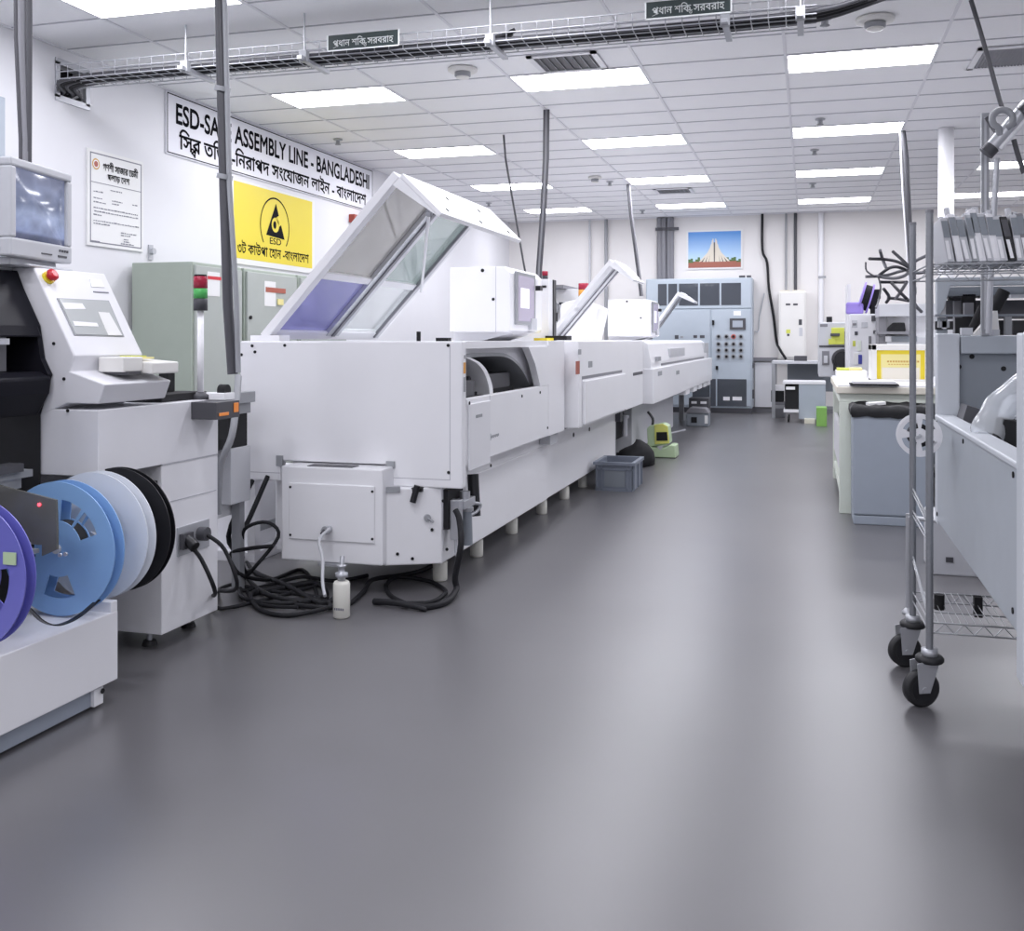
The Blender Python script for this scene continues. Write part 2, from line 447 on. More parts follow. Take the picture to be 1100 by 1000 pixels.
# open arc, triangle, curled hand
pts = [(yc+.325*math.cos(a), zc-.02+.325*math.sin(a)) for a in [math.radians(-38+256*i/40) for i in range(41)]]
for (p, q) in zip(pts, pts[1:]):
    d = Vector((q[0]-p[0], q[1]-p[1])).normalized(); n_ = Vector((-d.y, d.x))*.009
    b.add([(xx, p[0]-n_.x, p[1]-n_.y), (xx, q[0]-n_.x, q[1]-n_.y), (xx, q[0]+n_.x, q[1]+n_.y), (xx, p[0]+n_.x, p[1]+n_.y)], [(0,1,2,3)])
b.add([(xx, yc-.20, zc-.13), (xx, yc+.22, zc-.15), (xx, yc+.02, zc+.25)], [(0,1,2)])
b.build('symbol', parent=yel)
b = M('yellow'); x2 = xx+.0012
b.add([(x2, yc+.005+.085*math.cos(a), zc+.0+.085*math.sin(a)) for a in [2*PI*i/20 for i in range(20)]], [list(range(20))])
b.add([(x2, yc+.02, zc+.085), (x2, yc+.09, zc-.01), (x2, yc+.20, zc+.05), (x2, yc+.13, zc+.14)], [(0,1,2,3)])
b.use('ink'); b.add([(x2+.001, yc-.01+.035*math.cos(a), zc+.0+.045*math.sin(a)) for a in [2*PI*i/16 for i in range(16)]], [list(range(16))])
b.build('symbol_hand', parent=yel)
b = M('ink'); write(b, 'ESD', (xx, 10.30, 2.475), LX, UP, .26, .075, .012)
write(b, '\u09e9\u099f \u0995\u09be\u0989\u09aa\u09be \u09c7\u09b9\u09be\u09a8 -\u09ac\u09be\u0982\u09b2\u09be\u09c7\u09a6\u09b6', (xx, 9.62, 2.31), LX, UP, 1.62, .155, .016); b.build('lettering', parent=yel)
doc = on_left(7.27, 8.02, 2.19, 3.02, 'wall_certificate', 'white framed certificate with round crest on the left wall above the monitor', 'certificate', 'paper', ('ink_grey', .028, .010))
b = M('ink'); xx = XL+.0225
write(b, '\u0997\u09a3\u09b6\u09c0 \u09b8\u09be\u099c\u09be\u09b0 \u09c7\u09a1\u09ae\u09c0', (xx, 7.46, 2.855), LX, UP, .48, .085, .02)
write(b, '\u0998\u09b2\u09be\u09dc \u09c7\u09a6\u09b6', (xx, 7.52, 2.765), LX, UP, .30, .07, .02)
b.use('ink_grey').box(xx-.001, xx, 7.31, 7.98, 2.735, 2.741)
def scrib(y0, y1, z, h=.010):
    y = y0
    while y < y1:
        w_ = random.uniform(.015, .045); b.box(xx-.001, xx, y, min(y+w_, y1), z, z+h*random.uniform(.7, 1.2)); y += w_+.008
for a in ((7.56, 7.72, 2.69), (7.34, 7.46, 2.655), (7.34, 7.45, 2.60), (7.58, 7.72, 2.60), (7.58, 7.68, 2.575), (7.86, 7.93, 2.60), (7.34, 7.50, 2.565), (7.34, 7.94, 2.515), (7.35, 7.94, 2.485), (7.34, 7.45, 2.455),
          (7.34, 7.95, 2.405), (7.34, 7.55, 2.380), (7.70, 7.92, 2.33), (7.70, 7.83, 2.31), (7.74, 7.80, 2.275), (7.74, 7.82, 2.255), (7.70, 7.88, 2.235)): scrib(*a)
b.box(xx-.001, xx, 7.30, 7.42, 2.222, 2.235)
b.build('lettering', parent=doc)
b = M('gold')
for rr, mm in ((.048, 'gold'), (.036, 'paper'), (.026, 'rust')):
    b.use(mm).add([(xx+.0005+(.05-rr)*.02, 7.37+rr*math.cos(2*PI*i/20), 2.895+rr*math.sin(2*PI*i/20)) for i in range(20)], [list(range(20))])
b.build('crest', parent=doc)
# small red strobe box under the banner
p = pX(382, 236, XL)
t = thing('wall_mounted_alarm', 'small dark red alarm box on the left wall under the end of the banner', 'alarm', (XL, p[1], p[2]-.04))
M('brick_red').box(XL, XL+.09, p[1]-.22, p[1]+.24, p[2]-.06, p[2]+.05).build('housing', parent=t, bev=.01)
M('red').box(XL+.09, XL+.10, p[1]-.16, p[1]+.12, p[2]-.04, p[2]+.03).build('lens', parent=t)
# grey trunking at the far left edge
p0, p1 = pX(1, 108, XL), pX(5, 160, XL)
t = thing('wall_trunking', 'grey metal trunking upright on the left wall at the picture edge', 'trunking', (XL, 6.1, 0))
M('bluegrey').box(XL, XL+.12, 5.8, 6.24, 0, 3.2).build('body', parent=t, bev=.006)
M('bluegrey').box(XL+.12, XL+.135, 5.82, 6.22, .02, 3.18).build('cover', parent=t, bev=.004)
# ---------------------------------------------------------------- cable tray across the ceiling
ty0, ty1, tz0, tz1 = 6.74, 7.04, 3.46, 3.57
tr = thing('cable_tray', 'wire basket cable tray hung under the ceiling across the room', 'cable tray', (-2.9, 6.9, tz0))
b = M('steel'); xa, xb = -5.75, .05
for (y, z) in ((ty0, tz0), (ty0, tz1), (ty0, (tz0+tz1)/2), (ty1, tz0), (ty1, tz1), (ty0+.1, tz0), (ty0+.2, tz0)):
    b.tube([(xa, y, z), (xb, y, z)], .0045 if z < tz1 else .0055, 6)
x = xa
while x <= xb:
    b.tube([(x, ty0, tz1), (x, ty0, tz0), (x, ty1, tz0), (x, ty1, tz1)], .0035, 5); x += .11
b.build('basket', parent=tr)
for x in (-4.55, -3.55, -2.12, -.52, -.05):
    h = M('steel').tube([(x, ty0-.02, tz0-.02), (x, ty0-.02, CEIL)], .008, 6).box(x-.02, x+.02, ty0-.10, ty1+.05, tz0-.035, tz0-.008)
    h = h.build('hanger', parent=tr); M('grey').box(x-.03, x+.03, ty0-.05, ty0+.0, tz0-.04, tz0+.04).build('clamp', parent=h)
cb = thing('cable_bundle', 'thick bundle of black cables lying in the ceiling cable tray and entering the wall', 'cables', (-5.6, 6.9, tz0))
for i in range(7):
    y = ty0+.05+.033*i; z = tz0+.02+.012*(i % 2)
    pts = [(XL-.1, 6.98+.04*i, 3.40+.02*(i % 3)), (XL+.02, 6.98+.035*i, 3.42+.02*(i % 3)), (XL+.13, y, tz0-.01), (XL+.4, y, z)]+[(-5.2+.7*j, y+random.uniform(-.015, .015), z+random.uniform(-.004, .008)) for j in range(4)]
    pts += [(-2.2, y, z), (-1.2, y+.01, z), (-.3, y, z), (.1, y, z+.02), (.3+.03*i, y, z+.06+.01*i)] if i % 2 == 0 else [(-2.2, y, z+.01), (-1.95-.02*i, y, z+.06)]
    M('cable' if i % 3 else 'dark_grey').tube(smooth(pts, 4), .017, 7).build('cable', parent=cb)
b = M('steel')
for (a, c, d, e) in ((h0-.03, h1+.03, hz0-.03, hz0+.02), (h0-.03, h1+.03, hz1-.02, hz1+.03), (h0-.03, h0+.02, hz0, hz1), (h1-.02, h1+.03, hz0, hz1)):
    b.box(XL-.02, XL+.012, a, c, d, e)
struct(b.build('trim_1'))
struct(M('matt_black').box(XL-.16, XL-.145, h0-.05, h1+.05, hz0-.05, hz1+.05).build('hole_dark_backing'))  # matt black sheet behind the hole, standing in for its dark inside
def tray_sign(xc, zc, tilt, label):
    w_, h_ = .555, .112
    t = thing('tray_sign', label, 'sign', (xc, ty0-.05, zc), 'dark signs on the cable tray')
    M('sign_dark').box(xc-w_/2, xc+w_/2, ty0-.053, ty0-.045, zc-h_/2, zc+h_/2).build('plate', parent=t)
    b = M('sign_ink'); y = ty0-.054
    write(b, '\u09aa~\u09a7\u09be\u09a8 \u09b6\u09bf\u0995^\u09a4 \u09b8\u09b0\u09ac\u09b0\u09be\u09b9', (xc-.235, y, zc-.042), (1,0,0), UP, .47, .078, .012); b.build('lettering', parent=t)
    b = M('sign_ink'); e = .005
    for a in ((xc-w_/2, xc+w_/2, zc-h_/2-e, zc-h_/2+e), (xc-w_/2-e, xc-w_/2+e, zc-h_/2, zc+h_/2), (xc+w_/2-e, xc+w_/2+e, zc-h_/2, zc+h_/2)):
        b.box(a[0], a[1], y-.001, y, a[2], a[3])
    b.build('border', parent=t)
for px0, px1, py, l in ((349, 431, 43.5, 'dark green sign with white lettering on the cable tray, nearer the left wall'), (690, 788, 8, 'dark green sign with white lettering at the aisle end of the cable tray')):
    a = pY((px0+px1)/2, py, ty0-.05); tray_sign(a[0], a[2], 0, l)
def rp(px, py, o, n):
    """where the pixel's ray meets the plane through o with normal n"""
    r = Vector(ray(px, py)); c0 = Vector((0, 0, HC)); n = Vector(n)
    return c0+r*((Vector(o)-c0).dot(n)/r.dot(n))
# ================================================================ pick-and-place machine at the left edge
pp = thing('pick_and_place_machine', 'white machine with black hood, sloped screen console and reel feeders at the left edge', 'machine', (-3.6, 2.8, 0))
M('white_b').box(-4.6, -2.54, 1.0, 3.31, .085, .348).build('base_cabinet', parent=pp, bev=.004)
M('white_b').box(-2.70, -2.541, 3.27, 3.309, .34, .388).build('end_lip', parent=pp, bev=.003)
b = M('rail').box(-4.5, -2.575, 1.0, 3.25, .012, .085); b.use('white').box(-2.575, -2.56, 3.2, 3.25, .012, .075); b.use('matt_black').cyl((-2.556, 3.24, .06), (-2.552, 3.24, .06), .01, 10)
for y in (1.2, 2.4, 3.1): b.use('matt_black').cyl((-2.9, y, 0), (-2.9, y, .013), .05, 14)
b.build('plinth_rail', parent=pp)
YF_ = 3.46
def pf(x, y): p = pY(x, y, YF_); return (p[0], p[2])
M('matt_black').box(-4.4, -3.02, 1.0, 3.45, .348, 1.12).build('feeder_bay', parent=pp)
# black hood: profile taken at its far end, running along the machine
up_ = [pf(20, 291), pf(28, 312), pf(45, 350), pf(49, 362), (-3.7, pf(49, 362)[1]), (-3.7, pf(20, 291)[1])]
M('hood_black').prism(up_, 'y', 1.0, 3.44).build('hood', parent=pp, bev=.008)
lip = [pf(50, 399), pf(60, 405), pf(58, 422), pf(45, 446), (-3.8, pf(45, 446)[1]), (-3.8, pf(50, 398)[1])]
M('hood_black').prism(lip, 'y', 1.0, 3.44).build('hood_lip', parent=pp, bev=.01)
zt, zb = pf(49, 362)[1], pf(50, 398)[1]
b = M('dark_grey').box(-3.5, -3.20, 1.0, 3.42, zb, zt); b.use('grey').box(-3.2, -3.13, 2.2, 3.05, zb, zt-.05); b.use('alu').box(-3.06, -3.0, 1.0, 3.26, zt-.030, zt-.006)
b.use('mid_grey').box(-3.14, -3.08, 3.28, 3.33, zb, zt).cyl((-3.1, 3.15, zb), (-3.1, 3.15, zt), .02).box(-3.2, -3.12, 3.08, 3.20, zb, zb+.06)
b.build('gantry', parent=pp)
b = M('grey').box(-3.3, -2.98, 2.4, 3.30, 0.80, .84).box(-3.2, -2.97, 2.6, 3.35, .84, .868); b.use('dark_grey').box(-3.1, -2.95, 2.7, 3.28, .868, .90)
b.use('alu').tube([(-2.98, 2.6, .66), (-2.86, 3.30, .78)], .008, 8)
b.build('feeder_rail', parent=pp)
zc_ = pf(36, 287)[1]
M('pale_grey').box(-4.6, -3.16, 1.0, 3.46, pf(20, 291)[1], zc_+.0).build('top_deck', parent=pp, bev=.006)
# end console, sloped panel towards the aisle
prof = [(-4.4, zc_), pf(36, 287), pf(80, 382), pf(75, 399), pf(113, 413), pf(106, 434), (-2.9, pf(106, 434)[1]), (-3.035, pf(45, 447)[1]), (-4.4, pf(45, 447)[1])]
con = M('console').prism(prof, 'y', YF_, 3.90).build('console', parent=pp, bev=.005)
M('console').box(-4.4, -2.748, YF_+.001, 4.325, .83, 1.10).build('body', parent=pp, bev=.004)
M('white_b').box(-4.4, -2.75, 3.88, 4.325, .075, .826).build('side_cabinet', parent=pp, bev=.004)
b = M('steel')
for x, y in ((-2.87, 3.96), (-2.87, 4.26), (-4.2, 4.0)):
    b.cyl((x, y, .02), (x, y, .08), .012, 10); b.use('rubber').cyl((x, y, 0), (x, y, .022), .035, 16, .028); b.use('steel')
b.build('levelling_foot', parent=pp)
# screen on the slope
O = Vector((pf(36, 287)[0], YF_, pf(36, 287)[1])); S = Vector((pf(80, 382)[0], YF_, pf(80, 382)[1])); N = (S-O).cross(Vector((0, 1, 0))).normalized()
if N.x < 0: N = -N
def on(px, py, d=.0): return rp(px, py, O+N*d, N)
q = [on(62.5, 321.5), on(115.5, 324), on(131.5, 361), on(80.5, 359.5)]
def patch(b, q, t=.004):
    n = (q[1]-q[0]).cross(q[3]-q[0]).normalized(); n = n if n.dot(N) > 0 else -n
    return b.add(list(q)+[p+n*t for p in q], [(3,2,1,0),(4,5,6,7),(0,1,5,4),(1,2,6,5),(2,3,7,6),(3,0,4,7)])
c_ = sum(q, Vector())/4
b = M('grey'); patch(b, [c_+(p-c_)*1.05 for p in q], .003); b.build('screen_bezel', parent=pp)
mat('lcd_grey', (.50, .52, .52), .15)
b = M('lcd_grey'); patch(b, q, .005); b.use('paper'); patch(b, [on(105, 335, .005), on(117, 336, .005), on(131, 360.5, .005), on(116, 360, .005)], .002)
b.use('white'); patch(b, [on(66, 325, .005), on(88, 326, .005), on(92, 332, .005), on(70, 332, .005)], .0015)
b.use('white'); patch(b, [on(78, 345, .005), on(104, 347, .005), on(106, 351, .005), on(80, 350, .005)], .0015)
b.build('screen', parent=pp)
e0 = on(51, 299, 0); b = M('yellow').cyl(e0, e0+N*.012, .028, 20); b.build('stop_button_base', parent=pp)
b = M('red').tube([e0+N*.012, e0+N*.022], .016, 14); b.tube([e0+N*.020, e0+N*.026, e0+N*.038, e0+N*.043], [.020, .027, .025, .014], 20); b.build('stop_button', parent=pp)
b = M('white'); patch(b, [on(96, 300), on(108, 300.5), on(112, 309), on(98, 308.5)], .003); b.use('ink_grey'); patch(b, [on(100, 313), on(116, 314), on(116.5, 315.2), on(100.5, 314.2)], .003); b.build('sticker', parent=pp)
# terminal cradle on the console ledge
zl = pf(90, 404)[1]
cr = tag(M('offwhite').box(-2.86, -2.735, 3.60, 3.73, zl+.012, zl+.075).obox((-2.85, 3.73, zl+.012), (.16, 0, -.012), (0, .19, 0), (0, 0, .050)).build('handheld_cradle', bev=.006, org=(-2.8, 3.7, zl)), 'cream plastic terminal cradle with yellow notes on the console ledge', 'cradle')
M('yellow_pale').box(-2.84, -2.76, 3.74, 3.84, zl+.064, zl+.072).build('sticky_note', parent=cr)
M('lime').box(-2.83, -2.77, 3.70, 3.80, zl+.073, zl+.079).build('sticky_note', parent=cr)
M('dark_grey').box(-2.855, -2.73, 3.62, 3.71, zl+.0, zl+.014).build('base', parent=cr)
# seams, screws and sockets of the cabinet
b = M('seam'); b.box(-2.7495, -2.7475, 3.88, 4.325, .826, .832).box(-2.751, -2.7485, 3.90, 4.31, .655, .659); b.build('seam', parent=pp)
screws([rp(x, y, (0, YF_, 0), (0, 1, 0)) for x, y in ((58, 369), (69, 407), (73, 441))], (0, -1, 0), .007, parent=pp)
b = M('steel').box(-2.75, -2.742, 3.99, 4.24, .40, .53); b.use('dark_grey').box(-2.742, -2.72, 4.00, 4.08, .43, .50).cyl((-2.742, 4.16, .475), (-2.70, 4.16, .475), .032, 14)
b.use('black').cyl((-2.73, 4.04, .47), (-2.68, 4.03, .44), .026, 12); b.build('power_inlet', parent=pp)
b = M('dark_grey').box(-2.80, -2.77, 3.876, 3.88, .73, .76).box(-2.79, -2.765, 3.876, 3.88, .65, .69); b.use('matt_black').cyl((-2.79, 3.872, .75), (-2.79, 3.88, .75), .012); b.build('latch', parent=pp)
b = M('dark_grey').box(-2.75, -2.615, 4.10, 4.30, 1.015, 1.095); b.use('orange').box(-2.614, -2.61, 4.12, 4.20, 1.03, 1.045).box(-2.614, -2.61, 4.245, 4.285, 1.04, 1.085); b.use('white').box(-2.80, -2.66, 4.24, 4.33, 1.097, 1.13)
b.build('sensor_box', parent=pp, bev=.004)
b = M('matt_black').box(-3.3, -2.80, 3.95, 4.31, 1.10, 1.135).box(-2.98, -2.93, 4.18, 4.24, 1.135, 1.25); b.cyl((-2.72, 4.3, 1.14), (-2.68, 4.3, 1.14), .03); b.build('top_mat', parent=pp, bev=.004)
# smoked guard in front of the feeders, with a lit lamp
q = [pY(x, y, 2.95) for x, y in ((-60, 505), (0, 521), (61, 537), (62, 570), (62, 590), (46, 597), (46, 585), (0, 583), (-60, 575))]
b = M('smoke').prism([(p[0], p[2]) for p in q], 'y', 2.945, 2.955); gd = b.build('reel_guard', parent=pp)
p = pY(42.5, 542, 2.944); M('led').cyl(p, (p[0], p[1]-.004, p[2]), .006, 12).build('indicator_lamp', parent=gd)
b = M('steel')
for x, y in ((32, 584), (65, 596), (71, 595)): p = pY(x, y, 2.944); b.cyl(p, (p[0], p[1]-.006, p[2]), .007, 10)
b.build('bolt', parent=gd)
he = [pf(20, 291), pf(28, 312), pf(45, 350), pf(50, 385), pf(58, 402), pf(45, 446), (-3.9, pf(45, 446)[1]), (-3.9, pf(20, 291)[1])]
M('hood_black').prism(he, 'y', 3.425, 3.452).build('hood_end', parent=pp)
M('grey').box(-3.02, -2.72, 2.955, 3.10, .60, .615).build('guard_bracket', parent=pp)
# ---------------------------------------------------------------- component reels
def flange(b, c, R, y0, y1, wins, n=72, hub=.30, r0=.42, r1=.74):
    rad = [.05, hub, r0, r1, 1.0]
    def P(r, k, y): a = 2*PI*k/n; return (c[0]+R*r*math.cos(a), y, c[2]+R*r*math.sin(a))
    def cut(k):
        a = 360*(k+.5)/n
        return any((a-w0) % 360 < w1-w0 for w0, w1 in wins)
    for k in range(n):
        for i in range(4):
            if i == 2 and cut(k): continue
            for y, fl in ((y0, 0), (y1, 1)):
                q = [P(rad[i], k, y), P(rad[i+1], k, y), P(rad[i+1], k+1, y), P(rad[i], k+1, y)]
                b.quad(*(q if fl == 0 else q[::-1]))
        for r in (1.0, .05):
            b.quad(P(r, k, y0), P(r, k, y1), P(r, k+1, y1), P(r, k+1, y0))
        if cut(k):
            for r in (r0, r1): b.quad(P(r, k, y0), P(r, k, y1), P(r, k+1, y1), P(r, k+1, y0))
            if not cut(k-1): b.quad(P(r0, k, y0), P(r1, k, y0), P(r1, k, y1), P(r0, k, y1))
            if not cut(k+1): b.quad(P(r0, k+1, y0), P(r1, k+1, y0), P(r1, k+1, y1), P(r0, k+1, y1))
    return b
def reel(c, R, w, m, core, wins, label, core_r=.45):
    t = thing('component_reel', label, 'reel', c, 'component reels on the feeders')
    for y in (c[1], c[1]+w): flange(M(m), c, R, y, y+.004, wins).build('flange', parent=t)
    M(core).tube([(c[0], c[1]+.004, c[2]), (c[0], c[1]+w, c[2])], R*core_r, 40).build('tape_core', parent=t)
    M('pale_grey').tube([(c[0], c[1]-.012, c[2]), (c[0], c[1]+w+.012, c[2])], R*.07, 14).build('hub', parent=t)
    return t
w3 = [(20, 62), (68, 100), (150, 205), (258, 300)]
reel((-2.69, 2.72, .605), .25, .045, 'reel_violet', 'reel_violet', [(80, 130), (200, 250), (320, 370)], 'violet plastic component reel cut off by the left picture edge')
rb = reel((-2.69, 3.16, .604), .25, .055, 'reel_blue', 'matt_black', [(22, 50), (55, 84), (140, 200), (252, 296)], 'blue plastic component reel behind the smoked guard', .40)
reel((-2.69, 3.355, .615), .25, .05, 'reel_clear', 'white', [], 'translucent white component reel between the blue and black reels', .62)
reel((-2.69, 3.50, .615), .25, .03, 'black', 'black', [], 'black component reel hindmost on the feeder rail', .5)
p = pY(12, 600, 2.715); M('device_green').box(p[0]-.03, p[0]+.02, 2.712, 2.716, p[2]-.02, p[2]+.02).build('paper_label', parent=bpy.data.objects['component_reel'])
# loop of carrier tape hanging below the blue reel
tp = smooth([pX(x, y, -2.515) for x, y in ((20, 640), (34, 655), (48, 668), (62, 672.5), (78, 668), (92, 659), (108, 645))], 5)
b = M('black')
for p, q in zip(tp, tp[1:]): b.obox(p, q-p, (-.02, 0, .0), (0, .001, .004))
tag(b.build('carrier_tape', org=tuple(tp[15])), 'loop of black carrier tape hanging below the blue reel', 'tape')
# ---------------------------------------------------------------- monitor on the machine
mz = zc_
d = Vector((-.198, .98, 0)); nn = Vector((.98, .198, 0)); base = Vector((-3.03, 3.30, mz))
mo = thing('crt_monitor', 'grey tube monitor with lit bluish screen on top of the left machine', 'monitor', (-3.2, 3.5, mz))
def bx(b, a0, a1, d0, d1, z0, z1): return b.obox(base+d*a0+nn*d0+Vector((0,0,z0)), d*(a1-a0), nn*(d1-d0), (0,0,z1-z0))
W_, H0, H1 = .47, .035, .43
b = M('pale_grey'); o = base-nn*.06
b.add([tuple(base+d*a+nn*dd+Vector((0,0,z))) for a, dd, z in ((0,-.05,H0),(W_,-.05,H0),(W_,-.05,H1),(0,-.05,H1),(.07,-.40,H0+.05),(W_-.07,-.40,H0+.05),(W_-.07,-.40,H1-.06),(.07,-.40,H1-.06))],
      [(0,1,2,3),(7,6,5,4),(0,4,5,1),(1,5,6,2),(2,6,7,3),(3,7,4,0)])
b.build('tube_housing', parent=mo, bev=.012)
b = M('pale_grey'); e = .035
bx(b, 0, W_, -.05, 0, H0, H0+.075); bx(b, 0, W_, -.05, 0, H1-e, H1); bx(b, 0, e+.005, -.05, 0, H0+.075, H1-e); bx(b, W_-e, W_, -.05, 0, H0+.075, H1-e)
b.build('bezel', parent=mo, bev=.008)
b = M('dark_grey'); bx(b, W_-.12, W_-.05, 0, .003, H0+.022, H0+.03); bx(b, .22, .30, 0, .003, H0+.025, H0+.03)
for i in range(4): bx(b, W_-.11+.02*i, W_-.10+.02*i, 0, .004, H0+.045, H0+.055)
b.build('button_strip', parent=mo)
def screen_mat():
    m = bpy.data.materials.new('crt_screen'); m.use_nodes = True; nt = m.node_tree; p = nt.nodes['Principled BSDF']
    tc = nt.nodes.new('ShaderNodeTexCoord'); sp = nt.nodes.new('ShaderNodeSeparateXYZ'); nt.links.new(tc.outputs['UV'], sp.inputs[0])
    rmp = nt.nodes.new('ShaderNodeValToRGB'); els = rmp.color_ramp.elements
    els[0].position = 0; els[0].color = (.05, .06, .12, 1); els[1].position = 1; els[1].color = (.17, .19, .30, 1)
    for pos, c in ((.08, (.10, .12, .22)), (.12, (.27, .33, .55)), (.40, (.40, .47, .70)), (.52, (.20, .24, .38)), (.75, (.26, .30, .46))):
        k = els.new(pos); k.color = c+(1,)
    nt.links.new(sp.outputs['Y'], rmp.inputs['Fac'])
    n = nt.nodes.new('ShaderNodeTexVoronoi'); n.inputs['Scale'].default_value = 5; n.distance = 'CHEBYCHEV'
    nt.links.new(tc.outputs['UV'], n.inputs['Vector'])
    mx = nt.nodes.new('ShaderNodeMixRGB'); mx.blend_type = 'MULTIPLY'; mx.inputs['Fac'].default_value = .45
    nt.links.new(rmp.outputs['Color'], mx.inputs[1]); nt.links.new(n.outputs['Distance'], mx.inputs[2])
    nt.links.new(mx.outputs['Color'], p.inputs['Emission Color']); p.inputs['Emission Strength'].default_value = 1.0
    p.inputs['Base Color'].default_value = (.02, .02, .03, 1); p.inputs['Roughness'].default_value = .08
    MATS['crt_screen'] = m
screen_mat()
me = bpy.data.meshes.new('screen'); vs = []; fs = []; uv = []
n = 10
for i in range(n+1):
    for j in range(n+1):
        a, z = e+.002+(W_-2*e-.004)*i/n, H0+.073+(H1-e-H0-.071)*j/n
        bulge = -.016+.012*(1-(2*i/n-1)**2)*(1-(2*j/n-1)**2)
        vs.append(base+d*a+nn*bulge+Vector((0,0,z))-Vector((-3.2, 3.5, mz))); uv.append((i/n, j/n))
for i in range(n):
    for j in range(n): fs.append((i*(n+1)+j, (i+1)*(n+1)+j, (i+1)*(n+1)+j+1, i*(n+1)+j+1))
me.from_pydata(vs, [], fs); me.materials.append(MATS['crt_screen']); l = me.uv_layers.new()
for lp in me.loops: l.data[lp.index].uv = uv[lp.vertex_index]
me.polygons.foreach_set('use_smooth', [True]*len(fs))
so = bpy.data.objects.new('screen', me); COL.objects.link(so); so.parent = mo
b = M('matt_black'); bx(b, e-.002, W_-e+.004, -.05, -.03, H0+.07, H1-e+.003); b.build('screen_rim', parent=mo)
b = M('pale_grey'); bx(b, .06, W_-.06, -.34, -.04, .004, .036); bx(b, .12, W_-.0, -.30, .005, .0, .012); b.build('swivel_stand', parent=mo, bev=.006)
# ---------------------------------------------------------------- signal tower on the machine
def tower(name, label, c, r, zs, cols, pole_r=None, base_r=None):
    """zs: base bottom, pole top, then the tops of the lens segments upward"""
    t = thing(name, label, 'signal light', (c[0], c[1], zs[0]), 'stacked signal lights')
    pr = pole_r or r*.5
    M('white').lathe((c[0], c[1], 0), [(pr, zs[0]+.01), (pr, zs[1])], 16).build('pole', parent=t)
    M('dark_grey').lathe((c[0], c[1], 0), [(base_r or r*1.2, zs[0]), (base_r or r*1.2, zs[0]+.02), (pr*1.3, zs[0]+.035)], 20).build('base', parent=t)
    z = zs[1]
    for zz, m in zip(zs[2:], cols):
        M(m).lathe((c[0], c[1], 0), [(r, z+.002), (r*1.0, zz-.003), (r*.94, zz)], 24).build('lens' if m.startswith('lamp') or m == 'amber' else 'housing', parent=t); z = zz
    return t
k = 4.24/.8737/1090
tower('signal_tower', 'red and green signal light on a white pole on the left machine', (-2.79, 4.24), .033, [1.10]+[HC+(YH-y)*k for y in (334, 321, 310, 297)], ['dark_grey', 'lamp_green', 'lamp_red'], .0155, .045)
M('matt_black').lathe((-2.79, 4.24, 0), [(.031, HC+(YH-297)*k), (.028, HC+(YH-295)*k)]).build('cap', parent=bpy.data.objects['signal_tower'])
# ---------------------------------------------------------------- conduits dropping from the ceiling
def drop(name, label, paths, cat='conduit', group='service drops from the ceiling'):
    t = thing(name, label, cat, tuple(paths[0][0][-1]), group)
    for pts, r, m in paths: M(m).tube(pts, r, 10).build('pipe', parent=t)
    return t
YP = 4.72
def col_(x0, x1, y1, Y, r, m, xt=None):
    a = pY(x0, 0, Y); bz = pY(x1, y1, Y); k_ = (CEIL-bz[2])/(a[2]-bz[2]); top = (bz[0]+(a[0]-bz[0])*k_, Y, CEIL)
    return ([top, bz], r, m)
A = pY(236, 0, YP); B = pY(241, 200, YP); Cc = pY(250, 402, YP)
dr = drop('drop_conduit', 'thick dark conduit pair from ceiling past the banner to the board conveyor', [
    ([(A[0]-.02, YP, CEIL), A, B, pY(245, 330, YP), Cc], .027, 'dark_grey'), ([(A[0]+.025, YP-.01, CEIL), pY(241.5, 0, YP-.01), pY(246.5, 200, YP-.01), pY(254, 320, YP-.01), pY(256, 400, YP-.01)], .014, 'grey')])
for px, py in ((238.5, 96), (241, 190)): p = pY(px, py, YP); M('grey').cyl((p[0], YP, p[2]-.012), (p[0]+.005, YP, p[2]+.012), .042, 12).build('clamp', parent=dr)
YP2 = 3.80
drop('drop_conduit', 'pair of ribbed grey conduits from ceiling to behind the tube monitor', [
    ([pY(17, -120, YP2)[:2]+(CEIL,), pY(19, 40, YP2), pY(24, 150, YP2), pY(25, 280, YP2)], .016, 'dark_grey'), ([pY(23, -120, YP2)[:2]+(CEIL,), pY(24, 40, YP2), pY(29, 150, YP2), pY(29, 280, YP2)], .019, 'mid_grey'),
    ([pY(31, -120, YP2)[:2]+(CEIL,), pY(31.5, 40, YP2), pY(31, 150, YP2), pY(30, 280, YP2)], .013, 'dark_grey')])
# ---------------------------------------------------------------- sage cabinets along the left wall
def sage_cab(y0, y1, label, ztop=2.075):
    t = thing('control_cabinet', label, 'cabinet', (-5.52, (y0+y1)/2, 0), 'sage green cabinets along the left wall')
    M('sage').box(-5.84, -5.22, y0, y1-.01, .05, ztop).build('body', parent=t, bev=.008)
    M('dark_grey').box(-5.80, -5.26, y0+.03, y1-.03, 0, .05).build('plinth', parent=t)
    dd = M('sage_lt').box(-5.22, -5.195, y0+.025, y1-.03, .10, ztop-.03).build('door', parent=t, bev=.006)
    b = M('steel').box(-5.195, -5.17, y0+.06, y0+.085, 1.2, 1.33); b.use('matt_black').cyl((-5.195, y0+.07, 1.60), (-5.18, y0+.07, 1.60), .018).cyl((-5.195, y0+.07, .95), (-5.18, y0+.07, .95), .018)
    b.build('handle', parent=dd)
    return t, dd
t, dd = sage_cab(7.80, 8.62, 'sage green cabinet nearest along the left wall, with a red striped notice')
b = M('paper').box(-5.195, -5.192, 8.00, 8.20, 1.78, 2.00); b.use('red').box(-5.192, -5.190, 8.00, 8.22, 1.93, 1.96); b.build('notice', parent=dd)
